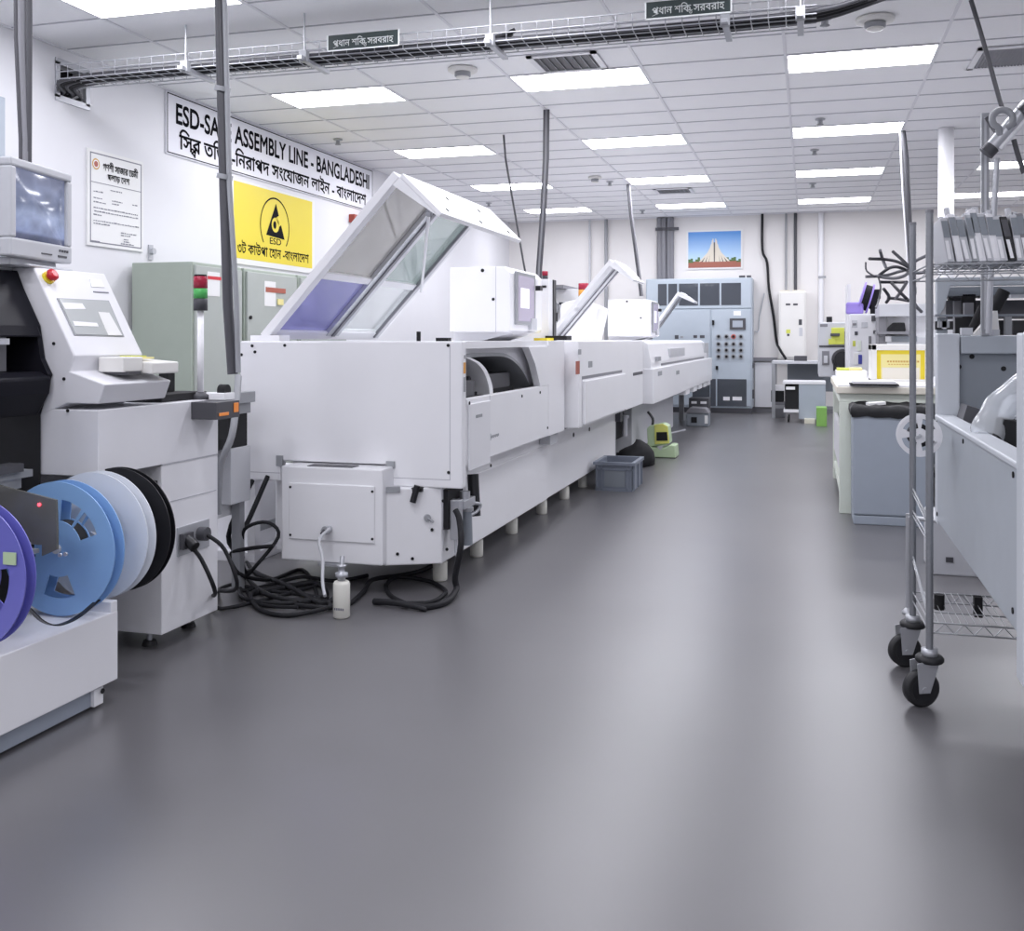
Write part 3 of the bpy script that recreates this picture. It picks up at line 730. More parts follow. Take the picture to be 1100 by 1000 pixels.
b = M('steel').cyl((-5.5, 8.1, 2.075), (-5.5, 8.1, 2.09), .03, 12); b.build('lifting_eye', parent=t)
t, dd = sage_cab(8.66, 9.70, 'sage green cabinet below the yellow sign, with an orange lettered label')
b = M('paper').box(-5.195, -5.192, 9.0, 9.22, 1.72, 1.97); b.use('rust').box(-5.192, -5.190, 9.02, 9.42, 1.86, 1.91); b.use('yellow_pale').box(-5.192, -5.18, 9.25, 9.36, 1.74, 1.80); b.build('notice', parent=dd)
t, dd = sage_cab(9.74, 10.9, 'sage green cabinet furthest along the left wall, behind the open lid')
b = M('paper').box(-5.195, -5.192, 9.80, 10.05, 1.70, 1.98); b.build('notice', parent=dd)
p = pX(161, 270, XL)
hk = tag(M('steel').box(XL, XL+.015, p[1]-.03, p[1]+.03, p[2]-.08, p[2]+.06).cyl((XL+.015, p[1], p[2]), (XL+.05, p[1], p[2]), .03, 14).build('wall_hook', org=(XL, p[1], p[2])), 'small dark knob fixed to the left wall above the first sage cabinet', 'wall hook')
# ---------------------------------------------------------------- board conveyor in the gap
bc = thing('board_conveyor', 'grey board conveyor with dark drives in the gap left of the big white machine', 'conveyor', (-3.3, 4.75, 0))
M('grey').box(-3.42, -2.97, 4.45, 5.00, .98, 1.04).box(-3.0, -2.94, 4.45, 5.0, 1.04, 1.10).build('rail_frame', parent=bc, bev=.004)
M('matt_black').box(-3.40, -2.98, 4.55, 4.98, .80, .98).box(-3.02, -2.94, 4.60, 4.72, .86, .97).build('drive_unit', parent=bc, bev=.004)
M('white_b').box(-3.45, -3.05, 4.6, 5.0, .42, .80).build('side_panel', parent=bc, bev=.004)
M('pale_grey').box(-3.10, -2.96, 4.78, 4.98, .50, .80).build('control_unit', parent=bc, bev=.004)
for x, y in ((-3.40, 4.5), (-3.02, 4.95), (-3.40, 4.95)): M('grey').box(x-.025, x+.025, y-.025, y+.025, 0, .98).build('leg', parent=bc)
hs = smooth([pY(256, 404, 4.70), pY(254, 430, 4.6), pY(249, 468, 4.5), pY(237, 500, 4.48), pY(234, 552, 4.5)], 4)
M('grey').tube(hs, .018, 8).build('hose', parent=bc)
wc = thing('storage_cabinet', 'low white cabinet with stepped base behind the floor cables', 'cabinet', (-3.75, 6.0, 0))
M('white_b').box(-4.1, -3.4, 5.7, 6.4, .06, .52).build('body', parent=wc, bev=.005); M('white_b').box(-4.15, -3.3, 5.6, 6.4, 0, .06).build('base', parent=wc)
M('grey').box(-3.41, -3.395, 5.75, 6.3, .15, .20).build('handle', parent=wc)
# ================================================================ wave soldering machine (the big one in front)
ws = thing('wave_soldering_machine', 'largest white machine with raised glass lid, nearest in the machine line', 'machine', (-2.5, 6.3, 0))
XR_, YN = -1.80, 5.20
zn = pY(360, 497, YN)[2]
nx0, nx1 = pY(301, 497, YN)[0], pY(419, 497, YN)[0]
fp = [(-3.16, .575), (nx0, .575), (nx0, zn), (nx1, zn), (nx1, .575), (XR_, .575), (XR_, 1.376), (-3.16, 1.376)]
M('white').prism(fp, 'y', YN, 5.27).build('front_panel', parent=ws, bev=.008)
b = M('seam'); y = YN-.001
zl_ = .62
for a in ((-3.14, nx0, zl_, zl_+.0035), (nx1, -1.87, zl_, zl_+.0035), (-1.872, -1.8685, zl_, 1.36)): b.box(a[0], a[1], y, y+.002, a[2], a[3])
b.build('seam', parent=ws)
screws([pY(x, y, YN) for x, y in ((271, 371.5), (274, 378), (306, 371), (259.5, 381), (265, 498), (481.5, 371), (482, 507.5))], (0, -1, 0), .009, parent=ws)
M('grey').box(nx0-.02, nx0+.02, YN-.012, YN, zn-.03, zn+.03).build('bracket', parent=ws); M('grey').box(nx1-.02, nx1+.03, YN-.012, YN, zn-.02, zn+.02).build('bracket', parent=ws)
# housing behind the panel
b = M('white'); b.box(-3.16, -3.12, 5.27, 7.6, .69, 1.376).box(-3.12, XR_-.05, 5.28, 7.1, .692, .74).box(-3.12, -1.815, 5.271, 7.1, 1.335, 1.3755)
b.box(-3.12, XR_, 7.101, 7.6, .69, 1.376).box(-3.12, -2.95, 5.27, 7.1, .74, 1.335)
b.build('housing', parent=ws)
pan = [(5.272, .69), (7.1, .69), (7.1, 1.06), (5.272, 1.06)]
M('white').prism(pan, 'x', -1.84, XR_).build('side_panel', parent=ws, bev=.006)
M('white').prism([(6.86, 1.06), (7.1, 1.06), (7.1, 1.335), (6.55, 1.335), (6.72, 1.22)], 'x', -1.845, XR_+.002).build('end_cheek', parent=ws)
yl = pX(526, 430, XR_)[1]
b = M('seam').box(XR_, XR_+.001, yl, yl+.004, .69, 1.06); b.build('seam', parent=ws)
M('white_b').box(XR_, XR_+.012, 5.29, yl-.02, .66, 1.03).build('access_door', parent=ws, bev=.004)
b = M('grey')
for i in range(6): b.box(XR_+.012, XR_+.0135, 5.40+.02*i, 5.413+.02*i, .945, .962)
for i in range(8): b.box(XR_, XR_+.0015, yl+.03+.02*i, yl+.042+.02*i, .80+.004*(i % 2), .818)
b.box(XR_+.0, XR_+.0015, yl+.005, yl+.022, .79, .83); b.build('label_print', parent=ws)
screws([pX(x, y, XR_+.012) for x, y in ((504, 433),)]+[pX(x, y, XR_) for x, y in ((524, 434), (560.5, 425.5), (580, 421.5), (588, 459.5), (527, 500))], (1, 0, 0), .010, parent=ws)
b = M('orange')
yy = YN+.03
b = M('amber').box(XR_, XR_+.002, yy-.01, yy+.025, 1.20, 1.26); b.use('grey').box(XR_, XR_+.002, yy-.01, yy+.02, 1.10, 1.18).box(XR_, XR_+.002, yy, yy+.02, 1.28, 1.30); b.build('hazard_label', parent=ws)
# tunnel seen through the side opening
b = M('belt_grey').box(-2.75, -1.95, 5.75, 6.62, 1.0, 1.165).box(-2.2, -1.87, 5.30, 5.62, .95, 1.15); b.use('mid_grey').box(-2.9, -2.15, 5.9, 6.9, 1.165, 1.26)
b.use('matt_black').box(-2.2, -1.86, 5.30, 5.64, .95, 1.06).box(-2.0, -1.93, 5.75, 6.64, 1.0, 1.07); b.use('white').obox((-2.75, 5.5, 1.20), (.7, 0, -.05), (0, .55, .03), (0, 0, .01)); b.build('conveyor', parent=ws)
ar = smooth([pX(499, 380.5, -1.87), pX(520, 379, -1.87), pX(541, 379.5, -1.87), pX(553, 386, -1.87), pX(562, 397, -1.87), pX(569, 412, -1.87), pX(570, 420, -1.87)], 4)
b = M('grey')
for p, q in zip(ar, ar[1:]): b.obox(p, q-p, (-.5, 0, 0), (0, .012, -.022))
b.build('tunnel_arch', parent=ws)
M('white_b').prism([(5.273, 1.334), (7.05, 1.334), (7.05, 1.062), (ar[-1][1], 1.062)]+[(p[1], p[2]) for p in ar[::-1]]+[(5.273, ar[0][2])], 'x', -1.91, -1.885).build('arch_panel', parent=ws)
ar2 = smooth([pX(500, 384, -1.85), pX(512, 390, -1.85), pX(520, 400, -1.85), pX(525, 414, -1.85), pX(526, 424, -1.85)], 4)
b = M('white')
for p, q in zip(ar2, ar2[1:]): b.obox(p, q-p, (-.25, 0, 0), (0, .07, .0))
b.build('tunnel_arch', parent=ws)
ar3 = smooth([pX(541, 384, -1.95), pX(552, 392, -1.95), pX(560, 404, -1.95), pX(563, 418, -1.95)], 4)
b = M('pane')
for p, q in zip(ar3, ar3[1:]): b.obox(p, q-p, (-.5, 0, 0), (0, -.05, -.01))
b.build('tunnel_glass', parent=ws)
# machine base: plan with an angled corner
pl = [(-2.98, 5.30), (-2.21, 5.10), (-1.93, 5.235), (-1.93, 7.58), (-2.98, 7.58)]
M('white').prism(pl, 'z', .155, .575).build('base', parent=ws, bev=.008)
M('white').box(-2.9, -1.935, 5.35, 7.58, .575, .69).build('base_collar', parent=ws)
M('white').box(-3.16, -3.11, 5.28, 5.34, .12, .575).build('support_post', parent=ws)
M('white_b').box(-3.1, -2.95, 5.5, 5.55, .14, .575).build('back_plate', parent=ws)
dx0, dx1 = pY(302, 550, 5.05)[0], pY(411, 550, 5.05)[0]
bxp = M('white').box(dx0, dx1, 5.05, 5.36, .165, zn-.008).build('drain_box', parent=ws, bev=.008)
q0, q1 = pY(311, 518, 5.05), pY(403, 586, 5.05)
M('white').box(q0[0], q1[0], 5.040, 5.05, q1[2]+.01, q0[2]).build('box_door', parent=ws, bev=.005)
screws([pY(x, y, 5.04) for x, y in ((312, 523), (400, 528), (312, 574.5), (400, 579))], (0, -1, 0), .007, parent=bxp)
M('dark_grey').box(dx0+.15, dx0+.42, 5.07, 5.16, zn-.009, zn-.004).build('slot', parent=bxp)
p = pY(354, 568, 5.04); b = M('steel').cyl(p, (p[0], p[1]-.05, p[2]), .018, 12).cyl((p[0], p[1]-.03, p[2]), (p[0], p[1]-.06, p[2]), .024, 6); b.use('dark_grey').cyl((p[0], p[1]-.06, p[2]), (p[0]-.005, p[1]-.08, p[2]-.015), .012); b.build('cable_gland', parent=ws)
b = M('steel').box(dx0+.24, dx0+.38, 5.02, 5.2, .150, .163); b.build('fitting_plate', parent=ws)
# details on the angled corner
ca, cb_ = Vector((-2.21, 5.10, 0)), Vector((-1.93, 5.235, 0)); cn = Vector((cb_.y-ca.y, -(cb_.x-ca.x), 0)).normalized()
def oc(px, py): return rp(px, py, ca+cn*.002, cn)
b = M('black'); p = oc(448, 521); q = oc(443, 539); b.tube([p+cn*.02, q+cn*.02], .018, 8); b.use('rubber').box(p.x-.03, p.x+.03, p.y-.01, p.y+.05, .555, .575); b.build('latch_handle', parent=ws)
p = oc(420, 525); M('grey').obox(p-Vector((.03, 0, .02)), (.07, .03, 0), cn*.02, (0, 0, .03)).build('hinge', parent=ws)
screws([oc(x, y) for x, y in ((476, 538), (464, 569), (427, 595), (480, 590), (443, 600))], cn, .009, parent=ws)
b = M('grey'); p = oc(459, 556); b.cyl(p, p+cn*.02, .02, 10).tube([p+cn*.02, p+cn*.03+Vector((.03, .01, -.02))], .006, 6); b.build('valve_key', parent=ws)
b = M('seam'); p, q = oc(475.5, 521), oc(475.5, 592); b.obox(p, (.003, .0015, 0), cn*.001, q-p); b.build('seam', parent=ws)
# pneumatic unit on the corner, with gauge and pipes
pu = thing('air_service_unit', 'metal air service unit with pipes hung on the corner of the big white machine', 'air unit', (-1.87, 5.35, .57))
b = M('matt_black').box(-1.93, -1.90, 5.25, 5.50, .34, .56); b.build('mounting_plate', parent=pu)
b = M('alu').box(-1.90, -1.84, 5.28, 5.33, .28, .50).box(-1.90, -1.83, 5.33, 5.52, .44, .49).cyl((-1.86, 5.42, .44), (-1.86, 5.42, .53), .03, 14); b.build('regulator_block', parent=pu, bev=.004)
b = M('steel').tube(smooth([(-1.87, 5.36, .45), (-1.84, 5.5, .45), (-1.82, 5.58, .43), (-1.84, 5.55, .39), (-1.87, 5.45, .38)], 4), .010, 8).tube(smooth([(-1.86, 5.26, .42), (-1.83, 5.24, .34), (-1.83, 5.25, .22), (-1.86, 5.28, .20), (-1.87, 5.29, .28)], 4), .010, 8); b.build('pipe', parent=pu)
b = M('slate').cyl((-1.85, 5.42, .23), (-1.85, 5.42, .42), .035, 16, .03); b.use('grey').cyl((-1.85, 5.42, .42), (-1.85, 5.42, .44), .04); b.build('filter_bowl', parent=pu)
b = M('black').tube([(-1.88, 5.62, .60), (-1.86, 5.60, .36)], .035, 8); b.build('strap', parent=pu)
# feet under the line
def feet(ys, parent):
    for y in ys:
        b = M('steel').cyl((-2.035, y, .10), (-2.035, y, .157), .013, 10).cyl((-2.035, y, .112), (-2.035, y, .125), .026, 6)
        f = b.build('adjusting_screw', parent=parent)
        M('foot_white').lathe((-2.035, y, 0), [(.036, 0), (.042, .006), (.042, .108), (.036, .113)], 22).build('foot', parent=parent)
feet((5.49, 6.16, 6.96), ws)
# lid: long glazed leaf hinged at the back, short lip towards the aisle
def lid(parent, y0, y1, Hh=(-3.05, 1.385), A_=(-2.21, 2.30), T_=(-1.97, 2.065), glass=True, gut=.085):
    H_, A3 = Vector((Hh[0], 0, Hh[1])), Vector((A_[0], 0, A_[1])); T3 = Vector((T_[0], 0, T_[1]))
    e1 = A3-H_; L = e1.length; e1.normalize(); n1 = Vector((-e1.z, 0, e1.x)); e2 = T3-A3; n2 = Vector((e2.z, 0, -e2.x)).normalized()
    if n2.x < 0: n2 = -n2
    Yv = Vector((0, 1, 0))
    def bar(b, a0, a1, ya, yb, t=.05, off=0): return b.obox(H_+e1*a0*L+Yv*ya+n1*off, e1*(a1-a0)*L, Yv*(yb-ya), n1*t)
    fr = M('white'); ym = y0+(y1-y0)*.5
    bar(fr, 0, 1, y0, y0+.075); bar(fr, 0, 1, y1-.075, y1); bar(fr, 0, .05, y0+.075, y1-.075); bar(fr, .95, 1, y0+.075, y1-.075)
    bar(fr, .385, .425, y0+.075, y1-.075, .04)
    fo = fr.build('lid_frame', parent=parent, bev=.004)
    g2 = M('alu'); bar(g2, .03, .97, ym-.09, ym+.09, .045, -.004); g2.use('mid_grey'); bar(g2, .03, .97, ym-.02, ym+.02, .01, -.012)
    g2.build('mullion', parent=fo)
    g3 = M('alu'); bar(g3, .02, .98, y1-.12, y1-.07, .02, -.012); g3.use('mid_grey'); bar(g3, .02, .98, y1-.135, y1-.12, .02, -.010); g3.build('edge_seal', parent=fo)
    if glass:
        for (a0, a1) in ((.05, .385), (.425, .95)):
            for (ya, yb) in ((y0+.075, ym-.09), (ym+.09, y1-.075)):
                m = 'pane_blue' if a0 < .1 and ya < ym-.1 else 'pane' if a0 < .1 else 'pane_warm' if ya < ym-.1 else 'pane_green'
                g = M(m); bar(g, a0, a1, ya, yb, .006, .02); g.build('glass_pane', parent=fo)
    # lip
    lb = M('white').obox(A3+Yv*y0, e2, Yv*(y1-y0), n2*.03); lb.build('lid_lip', parent=parent, bev=.006)
    pts = []
    for i in range(5):
        y = y0+(y1-y0)*(.12+.19*i); pts.append(A3+e2*(.35 if i % 2 else .82)+Yv*y+n2*.03)
    screws(pts, n2, .014, 'knob', parent)
    for y in (y0, y1-.02): M('white').prism([(A3.x, A3.z), (T3.x, T3.z), (A3.x-e1.x*.06, A3.z-e1.z*.06)], 'y', y+.003, y+.017).build('lid_gusset', parent=parent)
    return e1, H_, L
e1, H_, L = lid(ws, 5.30, 6.92)
p0 = Vector(pY(461, 228, 5.40)); q0 = H_+e1*L*.40; M('white').tube([p0, Vector((q0.x+.03, 6.85, q0.z-.02))], .010, 8).build('lid_stay', parent=ws)
M('steel').cyl(pY(461, 226, 5.39), pY(461, 231, 5.41), .02, 8).build('stay_pivot', parent=ws)
M('white').box(-3.14, -2.95, 5.28, 5.40, 1.376, 1.41).build('hinge_block', parent=ws)
b = M('matt_black').box(-1.99, -1.92, 5.30, 5.36, 1.376, 1.395); b.build('top_catch', parent=ws); M('matt_black').cyl((-2.10, 5.32, 1.376), (-2.10, 5.32, 1.43), .012).build('stop_pin', parent=ws)
# ================================================================ second machine of the line
rf = thing('reflow_oven', 'second white machine in the line, behind the glass lidded one', 'machine', (-2.4, 9.3, 0))
XD = -1.70
M('white').prism([(-3.2, .70), (XD, .70), (XD, 1.376), (-3.2, 1.376)], 'y', 7.66, 10.83).build('housing', parent=rf, bev=.008)
M('white').box(-2.98, -1.95, 7.62, 10.55, .15, .70).build('base', parent=rf, bev=.006)
M('pale_grey').box(-1.93, -1.85, 7.35, 7.60, .60, .685).build('bracket', parent=ws); M('mid_grey').box(-1.95, -1.84, 7.66, 7.95, .68, .699).build('bracket', parent=rf)
feet((7.81, 8.59, 9.33), rf)
b = M('mid_grey'); y0, y1 = pX(625, 406, XD)[1], pX(668, 402, XD)[1]; za, zb_ = pX(625, 406, XD)[2], pX(668, 402, XD)[2]
b.box(XD, XD+.002, y0, y1, za-.012, za+.012); yv = pX(671, 430, XD)[1]; b.box(XD, XD+.002, yv, yv+.02, .70, .86)
yv2 = pX(625, 430, XD)[1]; b.use('seam').box(XD, XD+.0015, yv2, yv2+.006, .70, 1.1); b.build('seam', parent=rf)
M('white').box(XD, XD+.02, yv2+.03, yv-.06, .72, 1.06).build('lower_door', parent=rf, bev=.005)
b = M('dark_grey').box(XD, XD+.004, pX(680, 399, XD)[1], pX(690, 399, XD)[1], 1.02, 1.05); b.use('rust').box(XD, XD+.003, pX(619, 390, XD)[1]-.02, pX(621.5, 390, XD)[1]+.03, 1.12, 1.22)
b.use('grey').box(XD, XD+.003, *[pX(x, 387, XD)[1] for x in (632, 636)], 1.16, 1.21).box(XD, XD+.003, *[pX(x, 375, XD)[1] for x in (621, 624)], 1.27, 1.31); b.build('label_print', parent=rf)
screws([pX(x, y, XD) for x, y in ((630, 426), (643, 425), (592, 368), (610, 400))][:2]+[pX(x, y, -1.95) for x, y in ((633, 461), (616, 467))], (1, 0, 0), .02, parent=rf)
# recessed link between the machines
b = M('pale_grey').box(-3.0, -1.80, 10.83, 11.4, .66, 1.36); b.use('slate').box(-1.80, -1.79, 10.92, 11.3, 1.05, 1.30); b.use('dark_grey').box(-1.79, -1.785, 10.95, 11.25, 1.03, 1.06); b.build('link_section', parent=rf)
b = M('matt_black').box(-2.9, -2.0, 10.7, 11.36, .30, .655); b.use('grey').box(-2.2, -1.98, 10.6, 10.75, .05, .62); b.use('dark_grey').box(-2.0, -1.9, 10.58, 10.7, .52, .62); b.use('steel').cyl((-1.95, 11.1, .32), (-1.95, 11.1, .52), .035).cyl((-1.95, 11.1, .52), (-1.95, 11.1, .55), .05); b.build('valve_bay', parent=rf)
# operator box with a screen on its aisle side
def opbox(parent, x0, x1, y0, y1, z0, z1):
    M('white').prism([(x0, z0), (x1-.02, z0), (x1, z0+.02), (x1, z1-.05), (x1-.05, z1-.0), (x0, z1)], 'y', y0, y1).build('operator_box', parent=parent, bev=.006)
    b = M('seam').box(x1-.12, x1-.116, y0-.001, y0, z0, z1); b.use('matt_black').cyl((x0+.28, y0, z1-.03), (x0+.28, y0-.004, z1-.03), .014).cyl((x1-.14, y0, (z0+z1)/2), (x1-.14, y0-.004, (z0+z1)/2), .012); b.build('seam', parent=parent)
    yw = y1-y0
    b = M('grey').box(x1, x1+.02, y0+.12*yw, y0+.72*yw, z0+.06, z1-.03); b.build('screen_bezel', parent=parent, bev=.006)
    b = M('screen_lilac').box(x1+.02, x1+.022, y0+.17*yw, y0+.66*yw, z0+.09, z1-.06); b.use('screen_white').box(x1+.022, x1+.0225, y0+.24*yw, y0+.50*yw, z0+.2, z1-.16); b.build('screen', parent=parent)
    b = M('pale_grey').box(x1, x1+.03, y0+.55*yw, y0+.72*yw, z0+.02, z0+.12); b.build('keypad', parent=parent); M('black').box(x1, x1+.06, y0+.72*yw, y0+.8*yw, z1-.16, z1-.12).build('hinge', parent=parent)
    M('white').prism([(x0, z0), (x0, z0-.07), (x0+.25, z0-.07), (x1, z0)], 'y', y0+.1, y1-.1).build('box_bracket', parent=parent)
mat('screen_lilac', (.30, .27, .36), .2, emit=(.42, .38, .50), es=.35); mat('screen_white', (.6, .6, .65), .2, emit=(.9, .9, 1), es=.8)
opbox(rf, -2.79, -2.28, 7.75, 8.75, 1.446, 1.97)
b = M('white').box(-2.45, -2.28, 9.0, 9.25, 1.376, 1.94); b.use('black').box(-2.28, -2.27, 9.15, 9.25, 1.376, 1.94).box(-2.45, -2.3, 8.98, 9.0, 1.86, 1.88); b.build('post', parent=rf)
b = M('yellow').box(-2.34, -2.22, 8.70, 8.95, 1.376, 1.40); b.build('yellow_clip', parent=rf); M('matt_black').box(-2.30, -2.10, 8.95, 9.15, 1.38, 1.42).build('top_clamp', parent=rf)
# ================================================================ third machine of the line
ce = thing('cooling_conveyor', 'third white machine in the line, ending before the blue cabinet', 'machine', (-2.4, 14.9, 0))
XE = -1.70
M('white').prism([(-3.2, .70), (XE-.02, .70), (XE, .72), (XE, 1.13), (XE-.04, 1.34), (XE-.1, 1.376), (-3.2, 1.376)], 'y', 11.4, 17.9).build('housing', parent=ce, bev=.008)
M('white').box(-3.1, XE+.03, 11.39, 18.6, .66, 1.06).build('side_panel', parent=ce, bev=.01)
b = M('mid_grey').box(XE, XE+.004, pX(710, 394, XE)[1], 17.4, 1.075, 1.10); b.build('seam', parent=ce)
b = M('pale_grey').box(XE-.05, XE-.005, 17.5, 18.3, 1.06, 1.33).box(XE-.03, XE+.005, 13.0, 14.6, 1.16, 1.27); b.build('window', parent=ce)
b = M('white').prism([(-3.1, 1.06), (XE-.06, 1.06), (XE-.06, 1.30), (XE-.2, 1.36), (-3.1, 1.36)], 'y', 17.9, 18.5).build('end_hood', parent=ce)
b = M('white'); random.seed(3)
for y in (14.6, 15.6, 16.4, 17.2, 17.9): b.box(XE-.28, XE+.02, y, y+.5, .60-.02*random.random(), .66)
b.build('underside_tray', parent=ce)
M('pale_grey').box(-2.9, -1.95, 11.6, 15.3, .08, .66).build('base', parent=ce, bev=.006)
for y in (15.6, 17.6):
    for x in (-2.9, -2.1): M('grey').box(x-.04, x+.04, y-.04, y+.04, 0, .66).build('leg', parent=ce)
b = M('dark_grey').cyl((-2.2, 11.9, 0), (-2.2, 11.9, .08), .05).cyl((-2.2, 14.9, 0), (-2.2, 14.9, .08), .05).cyl((-2.8, 13, 0), (-2.8, 13, .08), .05); b.build('levelling_foot', parent=ce)
b = M('grey')
for x0, x1, y in ((704, 707, 385), (704, 708, 401), (724, 727, 400)): b.box(XE+.0, XE+.035, pX(x0, y, XE)[1], pX(x1, y, XE)[1], pX(x0, y, XE)[2]-.03, pX(x0, y, XE)[2]+.02)
b.build('label_print', parent=ce)
lid(ce, 11.8, 12.55, glass=False, Hh=(-3.0, 1.38)); 
mm = M('white').obox(Vector((-3.0, 11.86, 1.38)), (.79, 0, .92), (0, .63, 0), (-.02, 0, .017)); mm.build('lid_panel', parent=ce)
lid(ce, 17.9, 18.5, glass=False, Hh=(-2.75, 1.38), A_=(-2.16, 2.2), T_=(-1.93, 2.03))
mm = M('white').obox(Vector((-2.75, 17.96, 1.38)), (.59, 0, .82), (0, .48, 0), (-.02, 0, .015)); mm.build('lid_panel', parent=ce)
opbox(ce, -2.79, -2.17, 14.5, 15.4, 1.43, 1.965)
rd = [(-3.12, 1.376), (-2.72, 1.376), (-2.62, 1.80)]+[( -2.75-.37*i/5, 1.86+.04*math.sin(PI*i/5)) for i in range(6)]+[(-3.14, 1.78)]
M('white').prism(rd, 'y', 13.0, 13.7).build('exhaust_cowl', parent=ce, bev=.01)
# ---------------------------------------------------------------- machine behind the line
sp = thing('screen_printer', 'white machine with dark top edge behind the line, below the back wall pipes', 'machine', (-3.75, 15.0, 0))
M('white').box(-4.6, -3.26, 14.55, 15.6, .06, 1.62).box(-4.6, -3.26, 14.75, 15.6, 1.62, 2.14).build('body', parent=sp, bev=.01)
M('mid_grey').box(-4.6, -3.45, 14.50, 15.6, 2.14, 2.19).build('top_edge', parent=sp); M('dark_grey').box(-4.5, -3.34, 14.6, 15.5, 0, .06).build('plinth', parent=sp)
b = M('matt_black').box(-4.2, -3.60, 14.54, 14.76, 1.66, 1.92); b.use('grey').cyl((-3.62, 14.60, 1.86), (-3.62, 14.50, 1.86), .09, 16).cyl((-3.9, 14.60, 1.88), (-3.9, 14.5, 1.88), .06, 14); b.use('matt_black').box(-3.52, -3.32, 14.5, 14.75, 1.90, 1.935); b.build('print_head', parent=sp)
b = M('yellow').box(-3.85, -3.62, 14.53, 14.56, 1.62, 1.66).box(-3.95, -3.75, 14.50, 14.56, 1.44, 1.5); b.build('hazard_label', parent=sp)
def at(px, py, Y): return pY(px, py, Y)
c0 = at(585.5, 304, 15.0); kk = c0[2]-at(585.5, 305, 15.0)[2]
tower('signal_tower', 'signal light with red top on thin pole on the machine behind the line', (c0[0], c0[1]), .045, [2.19, 2.29, 2.36, 2.43], ['dark_grey', 'lamp_red'], .012, .04)
c1 = at(628.5, 340, 13.35); k1 = 13.35/.985/1090
tower('signal_tower', 'signal light with red, amber and green lenses behind the second raised lid', (c1[0]-.02, 13.35), .07, [1.89]+[1.905+.0*0]+[HC+(YH-y)*k1 for y in (318, 311, 304)], ['lamp_green', 'amber', 'lamp_red'], .02, .05)
# ---------------------------------------------------------------- service drops over the line
def dropc(label, top, pts, r, mats_=('dark_grey',), Y=None, off=.02):
    a = pZ(top[0], top[1], CEIL); Y = a[1] if Y is None else Y
    paths = []
    for i, m in enumerate(mats_):
        P_ = [(a[0]+off*i, a[1], CEIL)]+[tuple(Vector(pY(x, y, a[1]))+Vector((off*i, 0, 0))) for x, y in pts]
        paths.append((P_, r, m))
    return drop('service_pipe', label, paths)
dropc('thin dark hose from ceiling to the left of the thicker pole over the white line', (541, 145), ((543, 170), (549, 205), (556, 245), (562, 280), (565, 296)), .012)
dropc('thick pole pair from ceiling over the second white machine', (585, 118), ((584.5, 170), (582, 220), (577, 290), (575.5, 360)), .014, ('dark_grey', 'mid_grey', 'dark_grey'), off=.020)
dropc('thin bent pipe from ceiling to the operator box of the third machine', (674, 198), ((677, 232), (682, 270), (686, 300), (688, 318)), .016, ('dark_grey', 'mid_grey'), off=.028)
# ================================================================ things on the floor by the line
bt = thing('filter_bottle', 'white cylindrical filter bottle standing on the floor under the big white machine', 'bottle', (-2.235, 4.62, 0))
bp_ = (-2.235, 4.62, 0)
M('foot_white').lathe(bp_, [(.035, 0), (.042, .006), (.042, .168), (.036, .180), (.020, .184)], 28).build('body', parent=bt)
M('steel').lathe(bp_, [(.020, .184), (.020, .20), (.032, .203), (.032, .222), (.016, .225), (.016, .25), (.024, .252), (.024, .262)], 20).build('cap', parent=bt)
M('steel').tube([(-2.235, 4.62, .25), (-2.24, 4.64, .30), (-2.27, 5.0, .31), (-2.28, 5.02, .17)][:2], .012, 8).build('pipe', parent=bt)
b = M('ink_grey'); 
for i in range(5): b.box(-2.255+.011*i, -2.247+.011*i, 4.62-.0435, 4.62-.0425, .045, .056)
b.build('label_print', parent=bt)
gp = pY(354, 568, 4.96)
tag(M('pale_grey').tube(smooth([(gp[0], 4.965, gp[2]), (gp[0]-.03, 4.90, gp[2]-.05), pY(346.5, 600, 4.85), pY(346.5, 625, 4.78), pY(349, 640, 4.7)], 5), .009, 8).build('drain_hose', org=(gp[0], 4.965, gp[2])), 'thin grey hose hanging from the front box toward the filter bottle', 'hose')
def fl(pts, r=.013, lift=None):
    out = []
    for i, p in enumerate(pts):
        if len(p) == 2: q = pZ(p[0], p[1], r); out.append((q[0], q[1], r+(.012 if i % 3 == 1 else 0)))
        else: out.append(p)
    return smooth(out, 5)
def cable(pts, label, r=.013, m='cable', group='black floor cables'):
    P = fl(pts, r)
    return tag(M(m).tube(P, r, 8).build('power_cable', org=tuple(P[len(P)//2])), label, 'cable', group)
TANG = 'black power cable in the tangle on the floor beside the big white machine'
cable([(-2.72, 4.04, .45), (-2.66, 4.05, .38), (-2.62, 4.10, .22), (222, 640), (232, 655), (250, 652), (300, 640), (345, 630)], 'black cable running from the left machine socket along the floor', .010)
cable([(-2.70, 4.16, .47), (-2.62, 4.18, .40), (-2.58, 4.22, .22), (234, 634), (252, 630), (285, 634), (320, 638), (352, 645)], 'second black cable from the left machine socket into the tangle', .010)
cable([(-2.98, 5.2, .60), (-3.0, 5.05, .40), (-3.02, 4.95, .25), (266, 620), (285, 640), (320, 645), (350, 640), (338, 628), (300, 632), (270, 638)], TANG, .014)
cable([(-3.05, 5.15, .58), (-3.08, 4.95, .30), (262, 600), (275, 615), (310, 632), (345, 648), (362, 640)], TANG, .014)
cable([(258, 628), (262, 645), (300, 648), (345, 645), (352, 655), (310, 661), (280, 655), (270, 640), (300, 630), (340, 625)], TANG, .012)
cable([(-3.02, 5.0, .20), (-2.98, 4.95, .34), (-2.86, 4.98, .38), (-2.80, 5.0, .30), (-2.92, 4.92, .12), (262, 625), (276, 648), (320, 655)], TANG, .010)
